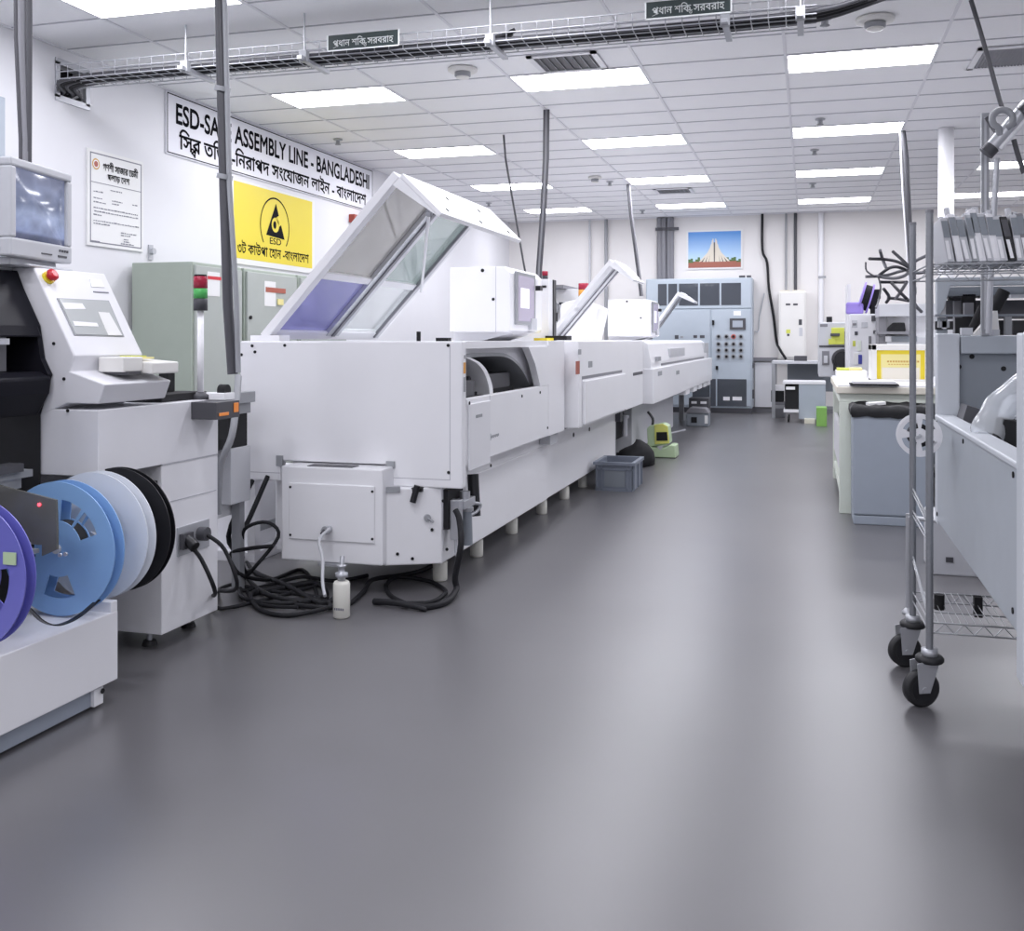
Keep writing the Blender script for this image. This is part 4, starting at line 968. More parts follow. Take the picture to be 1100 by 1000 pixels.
cable([(-2.8, 4.95, .26), (-2.95, 4.92, .24), (-3.06, 4.94, .20), (-3.0, 4.93, .10), (290, 625), (325, 612), (340, 640), (320, 650)], TANG, .011)
cable([(268, 612), (256, 622), (258, 634), (290, 628), (325, 622), (360, 624), (395, 618)], TANG, .011)
cable([(318, 650), (345, 655), (372, 650), (390, 636), (400, 625), (430, 618), (455, 612), (472, 604)], 'black cable from the tangle running under the big white machine', .013)
cable([(402, 646), (425, 650), (455, 652), (478, 647), (490, 636), (-1.84, 5.20, .10), (-1.80, 5.18, .28), (-1.83, 5.24, .40), (-1.86, 5.26, .45)], 'thick black cable from the floor up to the air service unit', .017)
cable([(458, 655), (440, 652), (420, 640), (415, 628), (428, 622), (460, 624), (476, 632), (478, 640), (462, 647), (430, 648)], 'black cable lying in a loop on the floor under the air service unit', .012)
# grey crate
def crate():
    a = pZ(639, 526.5, 0); c = pZ(682, 527.5, 0); d_ = pZ(692, 520.5, 0)
    x0, x1, y0, y1, h = a[0], c[0], a[1]-.02, d_[1]+.02, .265
    t = thing('plastic_crate', 'grey open plastic crate on the floor beside the machine line', 'crate', ((x0+x1)/2, (y0+y1)/2, 0))
    b = M('crate'); e = .012
    b.box(x0+.015, x1-.015, y0+.015, y1-.015, 0, .015).box(x0+.01, x1-.01, y0+.01, y0+.01+e, 0, h).box(x0+.01, x1-.01, y1-.01-e, y1-.01, 0, h).box(x0+.01, x0+.01+e, y0, y1, 0, h).box(x1-.01-e, x1-.01, y0+.01, y1-.01, 0, h)
    b.build('body', parent=t, bev=.003)
    b = M('crate'); b.box(x0-.012, x1+.012, y0-.012, y0+.012, h-.03, h).box(x0-.012, x1+.012, y1-.012, y1+.012, h-.03, h).box(x0-.012, x0+.012, y0, y1, h-.03, h).box(x1-.012, x1+.012, y0, y1, h-.03, h); b.build('rim', parent=t, bev=.003)
    b = M('crate')
    for x in (x0+.02, x0+.06, x1-.07, x1-.03): b.box(x, x+.012, y0-.004, y0+.012, 0.01, h-.03)
    for y in (y0+.03, (y0+y1)/2, y1-.05): b.box(x1-.012, x1+.004, y, y+.014, .01, h-.03)
    b.box(x0+.01, x1-.01, y0-.004, y0+.01, h-.075, h-.06).box(x0+.01, x1-.01, y0-.004, y0+.01, .0, .02); b.build('rib', parent=t)
    b = M('slate').box(x0+.09, x1-.08, y0+.004, y0+.009, .04, h-.08); b.build('card_holder', parent=t)
crate()
# black bag
b = M('matt_black'); c = pZ(679, 502, 0); n = 20; vs = []; fs = []
random.seed(5)
for i in range(7):
    for k in range(n):
        a = 2*PI*k/n; r = [.30, .31, .29, .24, .17, .09, .02][i]*(1+.12*math.sin(3*a+i)+.06*random.random()); vs.append((c[0]+r*math.cos(a)*.62, c[1]+.2+r*math.sin(a), .002+[0, .06, .13, .19, .22, .245, .25][i]*(1+.15*math.cos(a))))
for i in range(6):
    for k in range(n): fs.append((i*n+k, i*n+(k+1) % n, (i+1)*n+(k+1) % n, (i+1)*n+k))
b.add(vs, fs+[list(range(n))[::-1], [6*n+k for k in range(n)]], True)
bg = tag(b.build('cloth_bag', org=(c[0], c[1]+.2, 0)), 'crumpled black bag on the floor behind the grey crate', 'bag')
M('grey').box(c[0]+.08, c[0]+.12, c[1]-.07, c[1]-.05, .05, .075).build('buckle', parent=bg)
# green and yellow desktop device on the floor
p0, p1 = pZ(695, 491, 0), pZ(726, 492.5, 0); x0, x1, y0 = p0[0], p1[0], p1[1]; w_ = x1-x0
t = thing('tape_dispenser', 'pale green and yellow device with dark window on the floor by the third machine', 'device', ((x0+x1)/2, y0+.2, 0))
M('device_green').prism([(x0, .005), (x1, .005), (x1+.0, .05), (x1-.01, .15), (x1-.07, .155), (x0+.62*w_, .12), (x0+.2*w_, .12), (x0, .14)], 'y', y0, y0+.30).build('base', parent=t, bev=.012)
M('dark_grey').box(x0+.02, x1-.01, y0+.02, y0+.28, 0, .008).build('rubber_foot', parent=t)
M('device_green').prism([(x0+.01, .12), (x0+.64*w_, .15), (x0+.78*w_, .17), (x0+.72*w_, .37), (x0+.55*w_, .40), (x0+.1*w_, .37), (x0, .34)], 'y', y0+.03, y0+.28).build('head', parent=t, bev=.012)
M('device_yellow').prism([(x0+.28*w_, .155), (x0+.78*w_, .172), (x0+.72*w_, .372), (x0+.55*w_, .402), (x0+.26*w_, .385)], 'y', y0+.018, y0+.03).build('front_frame', parent=t, bev=.006)
M('black').prism([(x0+.34*w_, .20), (x0+.72*w_, .205), (x0+.70*w_, .305), (x0+.34*w_, .30)], 'y', y0+.010, y0+.02).build('window', parent=t)
M('pale_grey').prism([(x0+.34*w_, .135), (x0+.60*w_, .15), (x0+.48*w_, .09)], 'y', y0-.004, y0+.01).build('tape_slot', parent=t)
M('dark_grey').tube(smooth([(x0+.05, y0+.15, .37), (x0+.06, y0+.1, .45), (x0+.0, y0+.12, .53)], 4), .016, 8).build('lead', parent=t)
# grey tool box further down
p0, p1 = pZ(737, 458, 0), pZ(761, 458.5, 0)
x0, x1, y0 = p0[0], p1[0], p1[1]
t = thing('tool_case', 'dark grey case with white label on the floor near the line end', 'case', ((x0+x1)/2, y0+.2, 0))
M('slate').box(x0, x1, y0, y0+.35, 0, .21).build('body', parent=t, bev=.015); M('mid_grey').prism([(x0-.02, .21), (x1+.01, .21), (x1-.05, .29), (x0+.06, .30)], 'y', y0-.01, y0+.36).build('lid', parent=t, bev=.008)
M('matt_black').box(x0+.08, x0+.17, y0-.006, y0, .06, .15).build('handle_recess', parent=t); M('paper').box(x1-.06, x1-.01, y0-.004, y0, .05, .18).build('paper_label', parent=t)
b = M('dark_grey').box(x0-.02, x0+.30, y0+.55, y0+.95, 0, .42); b.use('white').box(x0+.02, x0+.11, y0+.545, y0+.55, .33, .37).box(x0+.17, x0+.27, y0+.545, y0+.55, .33, .37)
tag(b.build('battery_pack', bev=.01, org=(x0+.1, y0+.7, 0)), 'black box with two white labels under the far end of the line', 'box')
tag(M('pale_grey').obox((p0[0]-.32, 13.9, .004), (.02, .0, 0), (.38, 1.7, 0), (0, 0, .02)).build('floor_duct', org=(p0[0], 14.5, 0)), 'flat pale cable duct lying on the floor between the device and the case', 'duct')
# ================================================================ back wall
def bw(px, py, d=0): return pY(px, py, YB-d)
YC = 19.45
def cq(px, py): return pY(px, py, YC)
x0, x1, zt_ = cq(694, 300)[0], cq(808, 300)[0], cq(750, 299)[2]
cab = thing('power_cabinet', 'blue grey control cabinet with windows, gauge and button rows against the back wall', 'cabinet', ((x0+x1)/2, YC+.25, 0))
M('cab_blue').box(x0, x1, YC, YB-.02, .10, zt_).build('body', parent=cab, bev=.01)
M('dark_grey').box(x0+.02, x1-.02, YC+.02, YB-.03, 0, .10).build('plinth', parent=cab)
zs = cq(750, 332)[2]
dr1 = M('cab_blue').box(x0+.09, cq(763, 350)[0], YC-.02, YC, .14, zs-.01).build('door', parent=cab, bev=.006)
dr2 = M('cab_blue').box(cq(764.5, 350)[0], x1-.03, YC-.02, YC, .14, zs-.01).build('door', parent=cab, bev=.006)
up = M('cab_blue').box(x0+.02, x1-.02, YC-.02, YC, zs+.01, zt_-.01).build('header_panel', parent=cab, bev=.006)
b = M('cab_glass')
for a, c in ((707, 716.5), (718, 727.5), (729.5, 750), (752, 773), (775, 796)): b.box(cq(a, 316)[0], cq(c, 316)[0], YC-.026, YC-.02, cq(750, 328)[2], cq(750, 304.5)[2])
b.build('window_pane', parent=up)
def rect(b, a, c, e, f, d0=.026, d1=.02): return b.box(cq(a, e)[0], cq(c, e)[0], YC-d0, YC-d1, cq(a, f)[2], cq(a, e)[2])
b = M('cab_glass'); rect(b, 763.5, 769, 407, 436); rect(b, 770.5, 802, 407, 436); b.use('white'); rect(b, 777, 784, 426, 430, .030); rect(b, 787, 797, 426, 430, .030); b.build('window_pane', parent=dr2)
b = M('cab_glass'); rect(b, 744, 762.5, 407, 436); b.build('window_pane', parent=dr1)
b = M('dark_grey'); rect(b, 784, 801, 342, 354, .04); b.use('bluegrey'); rect(b, 787, 798, 344.5, 351.5, .044); b.build('gauge', parent=dr2)
b = M('white'); rect(b, 788, 796, 334, 339); b.build('name_plate', parent=dr2)
mat('button_red', (.55, .12, .10), .4)
for j, y in enumerate((361.5, 369.5, 376.2, 383)):
    for i, x in enumerate((772, 780.5, 788, 796)):
        c = cq(x, y); b = M('button_red' if j == 0 and i in (2,) else 'grey').cyl((c[0], YC-.02, c[2]), (c[0], YC-.045, c[2]), .045, 14)
        b.use('matt_black').cyl((c[0], YC-.045, c[2]), (c[0], YC-.055, c[2]), .026, 12); b.build('push_button', parent=dr2)
b = M('dark_grey'); rect(b, 725, 729, 360, 364); rect(b, 745, 749, 360, 363); rect(b, 752, 757, 360, 363); b.use('grey'); rect(b, 731, 734, 361, 363); b.build('name_plate', parent=dr1)
b = M('matt_black'); rect(b, 765, 767.5, 344, 349, .05); rect(b, 769, 771.5, 393, 397, .05); b.build('lock', parent=dr2)
b = M('dark_grey').box(x1, x1+.03, YC+.05, YC+.12, .28, .45).box(x1, x1+.03, YC+.05, YC+.12, .85, .95); b.build('hinge', parent=cab)
b = M('dark_grey').box(x1-.25, x1-.14, YC+.15, YC+.28, zt_, zt_+.05).box(x1-.11, x1-.03, YC+.15, YC+.28, zt_, zt_+.05); b.build('lifting_eye', parent=cab)
# framed picture: pale spire over a red plaza
pa, pb = bw(739.5, 288), bw(796, 248)
pc = thing('wall_picture', 'picture of a pale spire under blue sky on the back wall above the blue cabinet', 'picture', ((pa[0]+pb[0])/2, YB-.02, pa[2]))
px0, px1, pz0, pz1 = pa[0], pb[0], pa[2], pb[2]; pw, ph = px1-px0, pz1-pz0
M('paper').box(px0-.03, px1+.03, YB-.03, YB-.001, pz0-.03, pz1+.03).build('backing', parent=pc)
b = M('sky_blue'); y = YB-.031
def pr(x0, x1, z0, z1, d=0): b.box(px0+x0*pw, px0+x1*pw, y-.001-d, y, pz0+z0*ph, pz0+z1*ph)
sk = bpy.data.materials.new('picture_sky'); sk.use_nodes = True; nt = sk.node_tree; tc = nt.nodes.new('ShaderNodeTexCoord'); sp_ = nt.nodes.new('ShaderNodeSeparateXYZ'); r_ = nt.nodes.new('ShaderNodeValToRGB')
r_.color_ramp.elements[0].color = (.50, .68, .86, 1); r_.color_ramp.elements[0].position = .25; r_.color_ramp.elements[1].color = (.10, .30, .70, 1); r_.color_ramp.elements[1].position = .95
nt.links.new(tc.outputs['Generated'], sp_.inputs[0]); nt.links.new(sp_.outputs['Z'], r_.inputs['Fac']); nt.links.new(r_.outputs['Color'], nt.nodes['Principled BSDF'].inputs['Base Color']); MATS['picture_sky'] = sk
b = M('picture_sky'); pr(0, 1, 0, 1); b.build('picture_field', parent=pc)
b = M('tree_green')
for i in range(22):
    if 7 < i < 14: continue
    pr(i/22, (i+1)/22, .10, .24+.045*math.sin(i*2.1)+.02*math.sin(i*5.3), .001)
b.use('plaza'); pr(0, 1, 0, .14, .002); pr(.10, .92, .14, .17, .002)
def tri(x0, x1, xt, zb, zt2, d, w=.012):
    b.add([(px0+x0*pw, y-d, pz0+zb*ph), (px0+x1*pw, y-d, pz0+zb*ph), (px0+(xt+w)*pw, y-d, pz0+zt2*ph), (px0+(xt-w)*pw, y-d, pz0+zt2*ph)], [(0,1,2,3)])
for i, (h_, sp2) in enumerate(((.34, .30), (.44, .22), (.55, .155), (.66, .10))):
    b.use('stone'); tri(.5-sp2, .5-sp2+.06, .5-sp2*.35, .16, h_+.10, .003+.0004*i); tri(.5+sp2-.06, .5+sp2, .5+sp2*.35, .16, h_+.10, .003+.0004*i)
    b.use('stone_dark'); tri(.5-sp2+.045, .5-sp2+.065, .5-sp2*.35+.012, .16, h_+.08, .0032+.0004*i, .003); tri(.5+sp2-.065, .5+sp2-.045, .5+sp2*.35-.012, .16, h_+.08, .0032+.0004*i, .003)
b.use('stone'); tri(.43, .49, .475, .16, .80, .005, .008); tri(.51, .57, .525, .16, .80, .005, .008); b.use('stone_dark'); tri(.485, .515, .50, .16, .70, .0045, .012)
b.build('picture_motif', parent=pc)
# conduits on the back wall
def wallpipe(name, label, segs, grp='conduits on the back wall'):
    t = thing(name, label, 'conduit', (bw(segs[0][0], 240)[0], YB-.05, 0), grp)
    for s_ in segs:
        xx_, yb_, r, m = s_; p = bw(xx_, yb_, .06); M(m).cyl((p[0], YB-.06, p[2]), (p[0], YB-.06, CEIL), r, 10).build('pipe', parent=t)
    return t
t = wallpipe('wall_conduit', 'thick dark conduits side by side left of the picture', [(708.5, 300, .055, 'mid_grey'), (713, 300, .055, 'mid_grey'), (718.5, 300, .045, 'mid_grey'), (721.5, 300, .045, 'mid_grey')])
a, c = bw(705, 247), bw(730, 246); M('dark_grey').box(a[0], c[0], YB-.13, YB-.10, a[2]-.03, a[2]+.03).build('bracket', parent=t)
wallpipe('wall_conduit', 'grey wall conduits between the hanging pipe and white pole', [(633.5, 400, .022, 'pale_grey'), (651, 400, .035, 'grey')])
wallpipe('wall_conduit', 'grey and black conduits entering the white wall box', [(844.5, 312, .02, 'grey'), (854.5, 312, .03, 'dark_grey')])
t = wallpipe('wall_conduit', 'white upright conduit on the back wall right of the wall box', [(882, 372, .05, 'white_b')])
p = bw(883, 298); M('grey').box(p[0]-.07, p[0]+.07, YB-.12, YB-.1, p[2]-.02, p[2]+.02).build('clip', parent=t)
wc_ = smooth([bw(819, 229, .05), bw(819, 268, .05), bw(824, 282, .05), bw(826, 310, .05), bw(831, 340, .05), bw(834, 366, .05), bw(837, 374, .30), bw(844.5, 386, .34)], 4)
tag(M('cable').tube(wc_, .024, 8).build('hanging_cord', org=tuple(wc_[0])), 'black cable hanging crooked down the back wall from the ceiling', 'cable')
tag(M('pale_grey').tube(smooth([bw(821, 315, .03), bw(816, 340, .03), bw(815, 355, .03), bw(811, 356, .03)], 4), .012, 6).build('hanging_cord', org=bw(816, 340, .03)), 'thin pale cable curving on the back wall beside the blue cabinet', 'cable')
a, c = bw(809, 384, .1), bw(835, 388, .1)
tag(M('mid_grey').box(a[0], c[0], YB-.12, YB-.001, c[2], a[2]).build('cable_trunking', org=((a[0]+c[0])/2, YB-.1, c[2])), 'dark horizontal trunking on the back wall right of the blue cabinet', 'trunking')
# white wall box
a, c = bw(836.5, 386, .25), bw(866, 313, .25)
wb = thing('fuse_box', 'tall cream fuse box with small labels on the back wall', 'fuse box', ((a[0]+c[0])/2, YB-.12, a[2]))
M('offwhite').box(a[0], c[0], YB-.25, YB-.001, a[2], c[2]).build('body', parent=wb, bev=.01)
dd = M('offwhite').box(a[0]+.03, c[0]-.03, YB-.268, YB-.25, a[2]+.04, c[2]-.02).build('door', parent=wb, bev=.006)
def wq(b, x0, x1, y0, y1): p, q = pY(x0, y1, YB-.27), pY(x1, y0, YB-.27); return b.box(p[0], q[0], YB-.272, YB-.267, p[2], q[2])
b = M('dark_grey'); wq(b, 844, 849, 326, 328); wq(b, 852, 857, 326, 328); wq(b, 858, 861.5, 343, 349); b.use('lime'); wq(b, 844.5, 849, 354, 358); b.use('dark_grey'); wq(b, 845.5, 848, 358.5, 361); b.use('pale_grey'); wq(b, 858.5, 862, 352, 361)
b.build('label_print', parent=dd)
b = M('cream').box(a[0]+.03, a[0]+.2, YB-.2, YB-.05, c[2], c[2]+.03).box(c[0]-.25, c[0]-.04, YB-.2, YB-.05, c[2], c[2]+.03); b.build('gland_plate', parent=wb)
# low white wall panel and duct under the trunking
a, c = bw(811, 436, .05), bw(833, 389, .05)
tag(M('white_b').box(a[0], c[0], YB-.06, YB-.013, .10, c[2]).build('wall_panel', org=((a[0]+c[0])/2, YB-.03, .1)), 'white panel on the back wall below the dark trunking', 'panel')
# grey side bench by the back wall
YS = 18.4
def sq(px, py): return pY(px, py, YS)
a, c = sq(829, 444), sq(882, 388)
zt2 = c[2]
sb = thing('side_bench', 'grey steel bench by the back wall under the fuse box', 'bench', ((a[0]+c[0])/2, YS+.4, 0))
M('pale_grey').box(a[0], c[0]+.3, YS, YS+.9, zt2-.05, zt2).build('worktop', parent=sb, bev=.005)
M('slate').box(a[0]+.25, c[0]+.3, YS+.75, YS+.8, .45, zt2-.05).build('back_panel', parent=sb)
for x in (a[0]+.03, c[0]+.25):
    for y in (YS+.04, YS+.86): M('grey').box(x-.03, x+.03, y-.03, y+.03, 0, zt2-.05).build('leg', parent=sb)
M('grey').box(a[0], c[0]+.25, YS+.02, YS+.07, .18, .23).build('crossbar', parent=sb)
a2, c2 = sq(853, 390), sq(867, 384)
tag(M('dark_grey').box(a2[0], c2[0], YS+.1, YS+.3, zt2, zt2+.09).build('control_box', bev=.008, org=(a2[0], YS+.2, zt2)), 'small dark box on the grey bench by the back wall', 'box')
YU = 17.6
def uq(px, py): return pY(px, py, YU)
a, m_, c = uq(843, 446), uq(858, 446), uq(887, 413)
pcx = thing('equipment_cart', 'grey and black wheeled equipment unit in front of the grey bench', 'equipment', ((a[0]+c[0])/2, YU+.3, 0))
M('bluegrey').box(m_[0], c[0], YU, YU+.6, .06, c[2]).build('side_panel', parent=pcx, bev=.01); M('matt_black').box(a[0], m_[0], YU+.02, YU+.55, .22, c[2]-.02).build('rack', parent=pcx, bev=.006)
M('white_b').box(a[0]-.03, c[0], YU-.01, YU+.6, c[2], c[2]+.05).build('top', parent=pcx, bev=.006)
M('white').box(a[0]-.02, m_[0], YU-.02, YU+.5, .17, .22).box(a[0]+.02, m_[0]-.06, YU-.01, YU, .55, .60).build('tray', parent=pcx)
for x in (a[0]+.06, c[0]-.08):
    for y in (YU+.08, YU+.5): M('rubber').cyl((x-.015, y, .05), (x+.015, y, .05), .05, 14).build('caster', parent=pcx)
a, c = uq(826, 440), uq(841, 420)
tag(M('matt_black').box(a[0], a[0]+.22, YU+1.0, YU+1.3, .28, .48).use('white').box(a[0]+.05, a[0]+.26, YU+.98, YU+1.3, .48, .58).use('mid_grey').box(a[0]+.02, a[0]+.24, YU+1.0, YU+1.3, 0, .28).build('paper_tray', bev=.004, org=(a[0]+.1, YU+1.1, 0)), 'small black and white unit standing under the left end of the grey bench', 'unit')
p, q = pZ(877, 458, 0), pZ(889, 461, 0)
tag(M('green_box').box(p[0], p[0]+.16, p[1], p[1]+.4, .0, .30).build('storage_box', bev=.005, org=(p[0], p[1], 0)), 'bright green box on the floor beyond the green workbench', 'box')
p = pZ(864, 455, 0)
tag(M('cream').box(p[0], p[0]+.17, p[1], p[1]+.2, 0, .08).build('carton', bev=.004, org=(p[0], p[1], 0)), 'small cream carton on the floor left of the green box', 'carton')
# ================================================================ pale green workbench
BX0, BX1, BY0, BY1 = .235, 1.75, 8.50, 10.7
BT = HC-(419-YH)*(8.5/1.05)/1090+.03
wb_ = thing('workbench', 'pale green workbench with cream top right of the aisle', 'workbench', (1.0, 9.5, 0))
M('cream').box(BX0-.02, BX1, BY0-.04, BY1, BT-.055, BT).build('worktop', parent=wb_, bev=.006)
M('white_b').box(BX0-.01, BX1, BY0-.03, BY1-.01, BT, BT+.012).build('mat', parent=wb_)
M('bench_green').box(BX0, BX1, BY0, BY0+.05, BT-.125, BT-.055).box(BX0, BX0+.05, BY0+.05, BY1, BT-.125, BT-.055).build('apron', parent=wb_, bev=.004)
for x, y in ((BX0+.047, BY0+.042), (BX1-.05, BY0+.042), (BX0+.047, BY1-.05), (BX1-.05, BY1-.05)): M('bench_green').box(x-.045, x+.045, y-.04, y+.04, 0, BT-.125).build('leg', parent=wb_, bev=.004)
M('white_b').box(BX0+.01, BX0+.04, BY0+.5, BY1-.1, .30, BT-.35).build('side_panel', parent=wb_, bev=.003)
M('bench_green').box(BX0+.01, BX0+.05, BY0+.08, BY1-.09, .12, .18).build('stretcher', parent=wb_)
M('slate').box(BX0+.09, BX1-.1, BY1-.3, BY1-.28, .2, BT-.2).build('back_panel', parent=wb_)
# waste bin with black liner
p, q = pZ(916.5, 563, 0), pZ(978, 565, 0)
bx0, bx1, by0, by1 = p[0], p[0]+.52, p[1], p[1]+.42
bh = HC-(440-YH)*(8.05/1.055)/1090
wn = thing('waste_bin', 'blue grey waste bin with black liner in front of the green workbench', 'waste bin', ((bx0+bx1)/2, (by0+by1)/2, 0))
M('bin_blue').box(bx0, bx1, by0, by1, .07, bh).build('body', parent=wn, bev=.012)
M('bin_blue').box(bx0+.002, bx1-.002, by0+.002, by1-.002, 0, .066).build('base', parent=wn, bev=.006)
rim = [(bx0-.01, by0-.01), (bx1+.01, by0-.01), (bx1+.01, by1+.01), (bx0-.01, by1+.01)]
b = M('rubber'); n = 40
def per(t):
    t = (t % 1)*4; i = int(t); f_ = t-i; a = Vector(rim[i]); c = Vector(rim[(i+1) % 4]); return a+(c-a)*f_
random.seed(11); vs = []
for lv, (ins, dz) in enumerate(((0.0, -.055), (-.012, -.02), (-.008, .02), (.02, .035), (.06, .01))):
    for k in range(n):
        p = per(k/n); cc = Vector(((bx0+bx1)/2, (by0+by1)/2)); d_ = (cc-p).normalized(); p = p+d_*ins
        vs.append((p.x, p.y, bh+dz+(random.uniform(-.012, .012) if lv != 1 else 0)))
fs = []
for i in range(4):
    for k in range(n): fs.append((i*n+k, i*n+(k+1) % n, (i+1)*n+(k+1) % n, (i+1)*n+k))
b.add(vs, fs+[[4*n+k for k in range(n)]], True); b.build('liner', parent=wn)
b = M('paper').obox((bx0+.12, by0+.1, bh+.025), (.12, .03, .01), (-.02, .12, 0), (0, 0, .02)); b.build('waste_paper', parent=wn)
# things on the workbench
def onb(px, py, z=BT+.012): return pZ(px, py, z)
p, q = onb(913, 413.5), onb(953, 412)
b = M('matt_black').obox((p[0], p[1]-.10, BT+.012), (.36, 0, 0), (0, .3, 0), (0, 0, .012)); b.use('white').obox((p[0]+.02, p[1]-.06, BT+.024), (.32, 0, 0), (0, .26, 0), (0, 0, .022))
tag(b.build('keyboard', bev=.003, org=(p[0], p[1], BT+.012)), 'flat black and white keyboard lying at the front of the workbench', 'keyboard')
Yy = 9.3
def yq(px, py): return pY(px, py, Yy)
a, c = yq(936, 411), yq(1000, 370)
lb = thing('light_box', 'cream box with yellow front window on the workbench', 'light box', ((a[0]+c[0])/2, Yy+.2, BT+.012))
x0, x1, z0, z1 = a[0], c[0], BT+.012, c[2]
b = M('offwhite'); b.box(x0, x0+.045, Yy, Yy+.45, z0, z1).box(x1-.045, x1, Yy, Yy+.45, z0, z1).box(x0, x1, Yy, Yy+.45, z1-.05, z1).box(x0, x1, Yy, Yy+.45, z0, z0+.02).box(x0, x1, Yy+.43, Yy+.45, z0, z1); b.build('case', parent=lb, bev=.005)
b = M('yellow').box(x0+.045, x1-.045, Yy+.03, Yy+.04, z0+.02, z1-.05); b.use('yellow_pale').box(x0+.08, x1-.08, Yy+.024, Yy+.03, z0+.02, z1-.085).use('cream').box(x0+.09, x1-.09, Yy+.022, Yy+.024, z0+.02, z0+.12); b.build('front_window', parent=lb)
b = M('gold')
for i in range(12): b.box(x0+.13+.022*i, x0+.145+.022*i, Yy+.0225, Yy+.024, z1-.155, z1-.14)
for i in range(9): b.box(x0+.14+.022*i, x0+.154+.022*i, Yy+.0225, Yy+.024, z1-.175, z1-.168)
b.build('label_print', parent=lb)
p = onb(891, 403, BT+.012); 
b = M('white').box(BX0+.02, BX0+.30, 10.2, 10.62, BT+.012, BT+.075); nb = tag(b.build('document_stack', bev=.003, org=(BX0+.15, 10.4, BT+.012)), 'white stack of papers at the far end of the workbench', 'papers')
tag(M('lime').box(BX0+.03, BX0+.16, 10.3, 10.5, BT+.075, BT+.098).use('yellow_pale').box(BX0+.14, BX0+.26, 10.28, 10.52, BT+.077, BT+.10).build('note_pad', bev=.002, org=(BX0+.1, 10.4, BT+.075)), 'yellow and lime note pads on top of the white papers', 'note pad')
# ---------------------------------------------------------------- grey test machines behind the bench
def equip(name, label, cat, x0, x1, y0, y1, z1, m, zb=.04):
    t = thing(name, label, cat, ((x0+x1)/2, (y0+y1)/2, 0))
    if zb > .1: M('slate').box(x0+.45, x1+.3, y0+.1, y1-.1, .03, zb).build('pedestal', parent=t)
    M(m).box(x0, x1, y0, y1, zb, z1).build('body', parent=t, bev=.012); M('dark_grey').box(x0+(.45 if zb > .1 else .03), x1-.03, y0+.1, y1-.1, 0, .04).build('plinth', parent=t)
    return t
Y1_ = 13.2
def eq(px, py): return pY(px, py, Y1_)
a, c = eq(879.5, 402), eq(915, 346)
t = equip('test_machine', 'grey machine with lime panel and black round cover by the back bench', 'machine', a[0], c[0]+.25, Y1_, Y1_+1.2, c[2], 'pale_grey', .92)
def front(t, items, Yp, name='panel'):
    for nm, m, x0, x1, y0, y1, d in items:
        p, q = pY(x0, y1, Yp), pY(x1, y0, Yp); M(m).box(p[0], q[0], Yp-d, Yp-.001, p[2], q[2]).build(nm, parent=t, bev=min(.004, d*.3))
front(t, [('name_plate', 'mid_grey', 881, 889, 348, 351, .004), ('warning_panel', 'lime', 893, 907, 352, 370, .02), ('warning_panel', 'lime', 890, 897, 364, 370, .03), ('grip', 'dark_grey', 892, 902, 358, 361, .05), ('door_edge', 'mid_grey', 907, 911.5, 356, 378, .03),
          ('keypad', 'mid_grey', 883, 891, 377, 392, .01), ('keypad_cover', 'pale_grey', 885, 889, 382, 390, .02), ('opening', 'dark_grey', 880, 911, 371, 373, .006)], Y1_)
p = eq(905, 386); b = M('black'); b.tube([(p[0], Y1_-.001, p[2]), (p[0], Y1_-.10, p[2])], [.13, .10], 20).box(p[0]-.11, p[0]+.12, Y1_-.08, Y1_-.001, p[2]-.14, p[2]); b.build('round_cover', parent=t)
p = eq(891, 343); M('matt_black').cyl((p[0], Y1_+.1, c[2]), (p[0], Y1_+.1, c[2]+.07), .035, 12).build('knob', parent=t)
Y2_ = 11.6
a, c = pY(912.5, 400, Y2_), pY(946, 337, Y2_)
t = equip('test_machine', 'light grey machine with small square switches under the violet reel', 'machine', a[0], c[0], Y2_, Y2_+.9, c[2], 'white_b')
front(t, [('switch_panel', 'pale_grey', 915, 921, 344, 352, .006), ('switch_panel', 'mid_grey', 916, 920, 347, 349.5, .012), ('switch_panel', 'pale_grey', 925.5, 932, 346, 352, .006), ('switch', 'dark_grey', 918, 921.5, 356, 360, .012), ('warning_panel', 'lime', 916, 919, 366, 372, .006), ('switch_panel', 'bench_green', 921, 925, 366, 377, .01),
          ('display', 'navy', 922, 926, 381, 391, .01), ('display_frame', 'paper', 917, 922, 379, 392, .01), ('switch', 'dark_grey', 936, 943, 339, 345, .02), ('switch', 'dark_grey', 938, 943, 355, 358.5, .02), ('slot', 'mid_grey', 933, 936, 361, 369, .012), ('slot', 'mid_grey', 933, 935.5, 374, 391, .012), ('tray', 'mid_grey', 917, 926, 396, 400, .05)], Y2_)
a3 = pY(909.5, 400, Y2_+.3); b3 = pY(911.5, 306, Y2_+.3)
tag(M('white').box(a3[0]-.0, a3[0]+.035, Y2_+.1, Y2_+.8, 0, b3[2]).build('partition_board', org=(a3[0], Y2_+.4, 0)), 'thin white upright board left of the light grey machine', 'board')
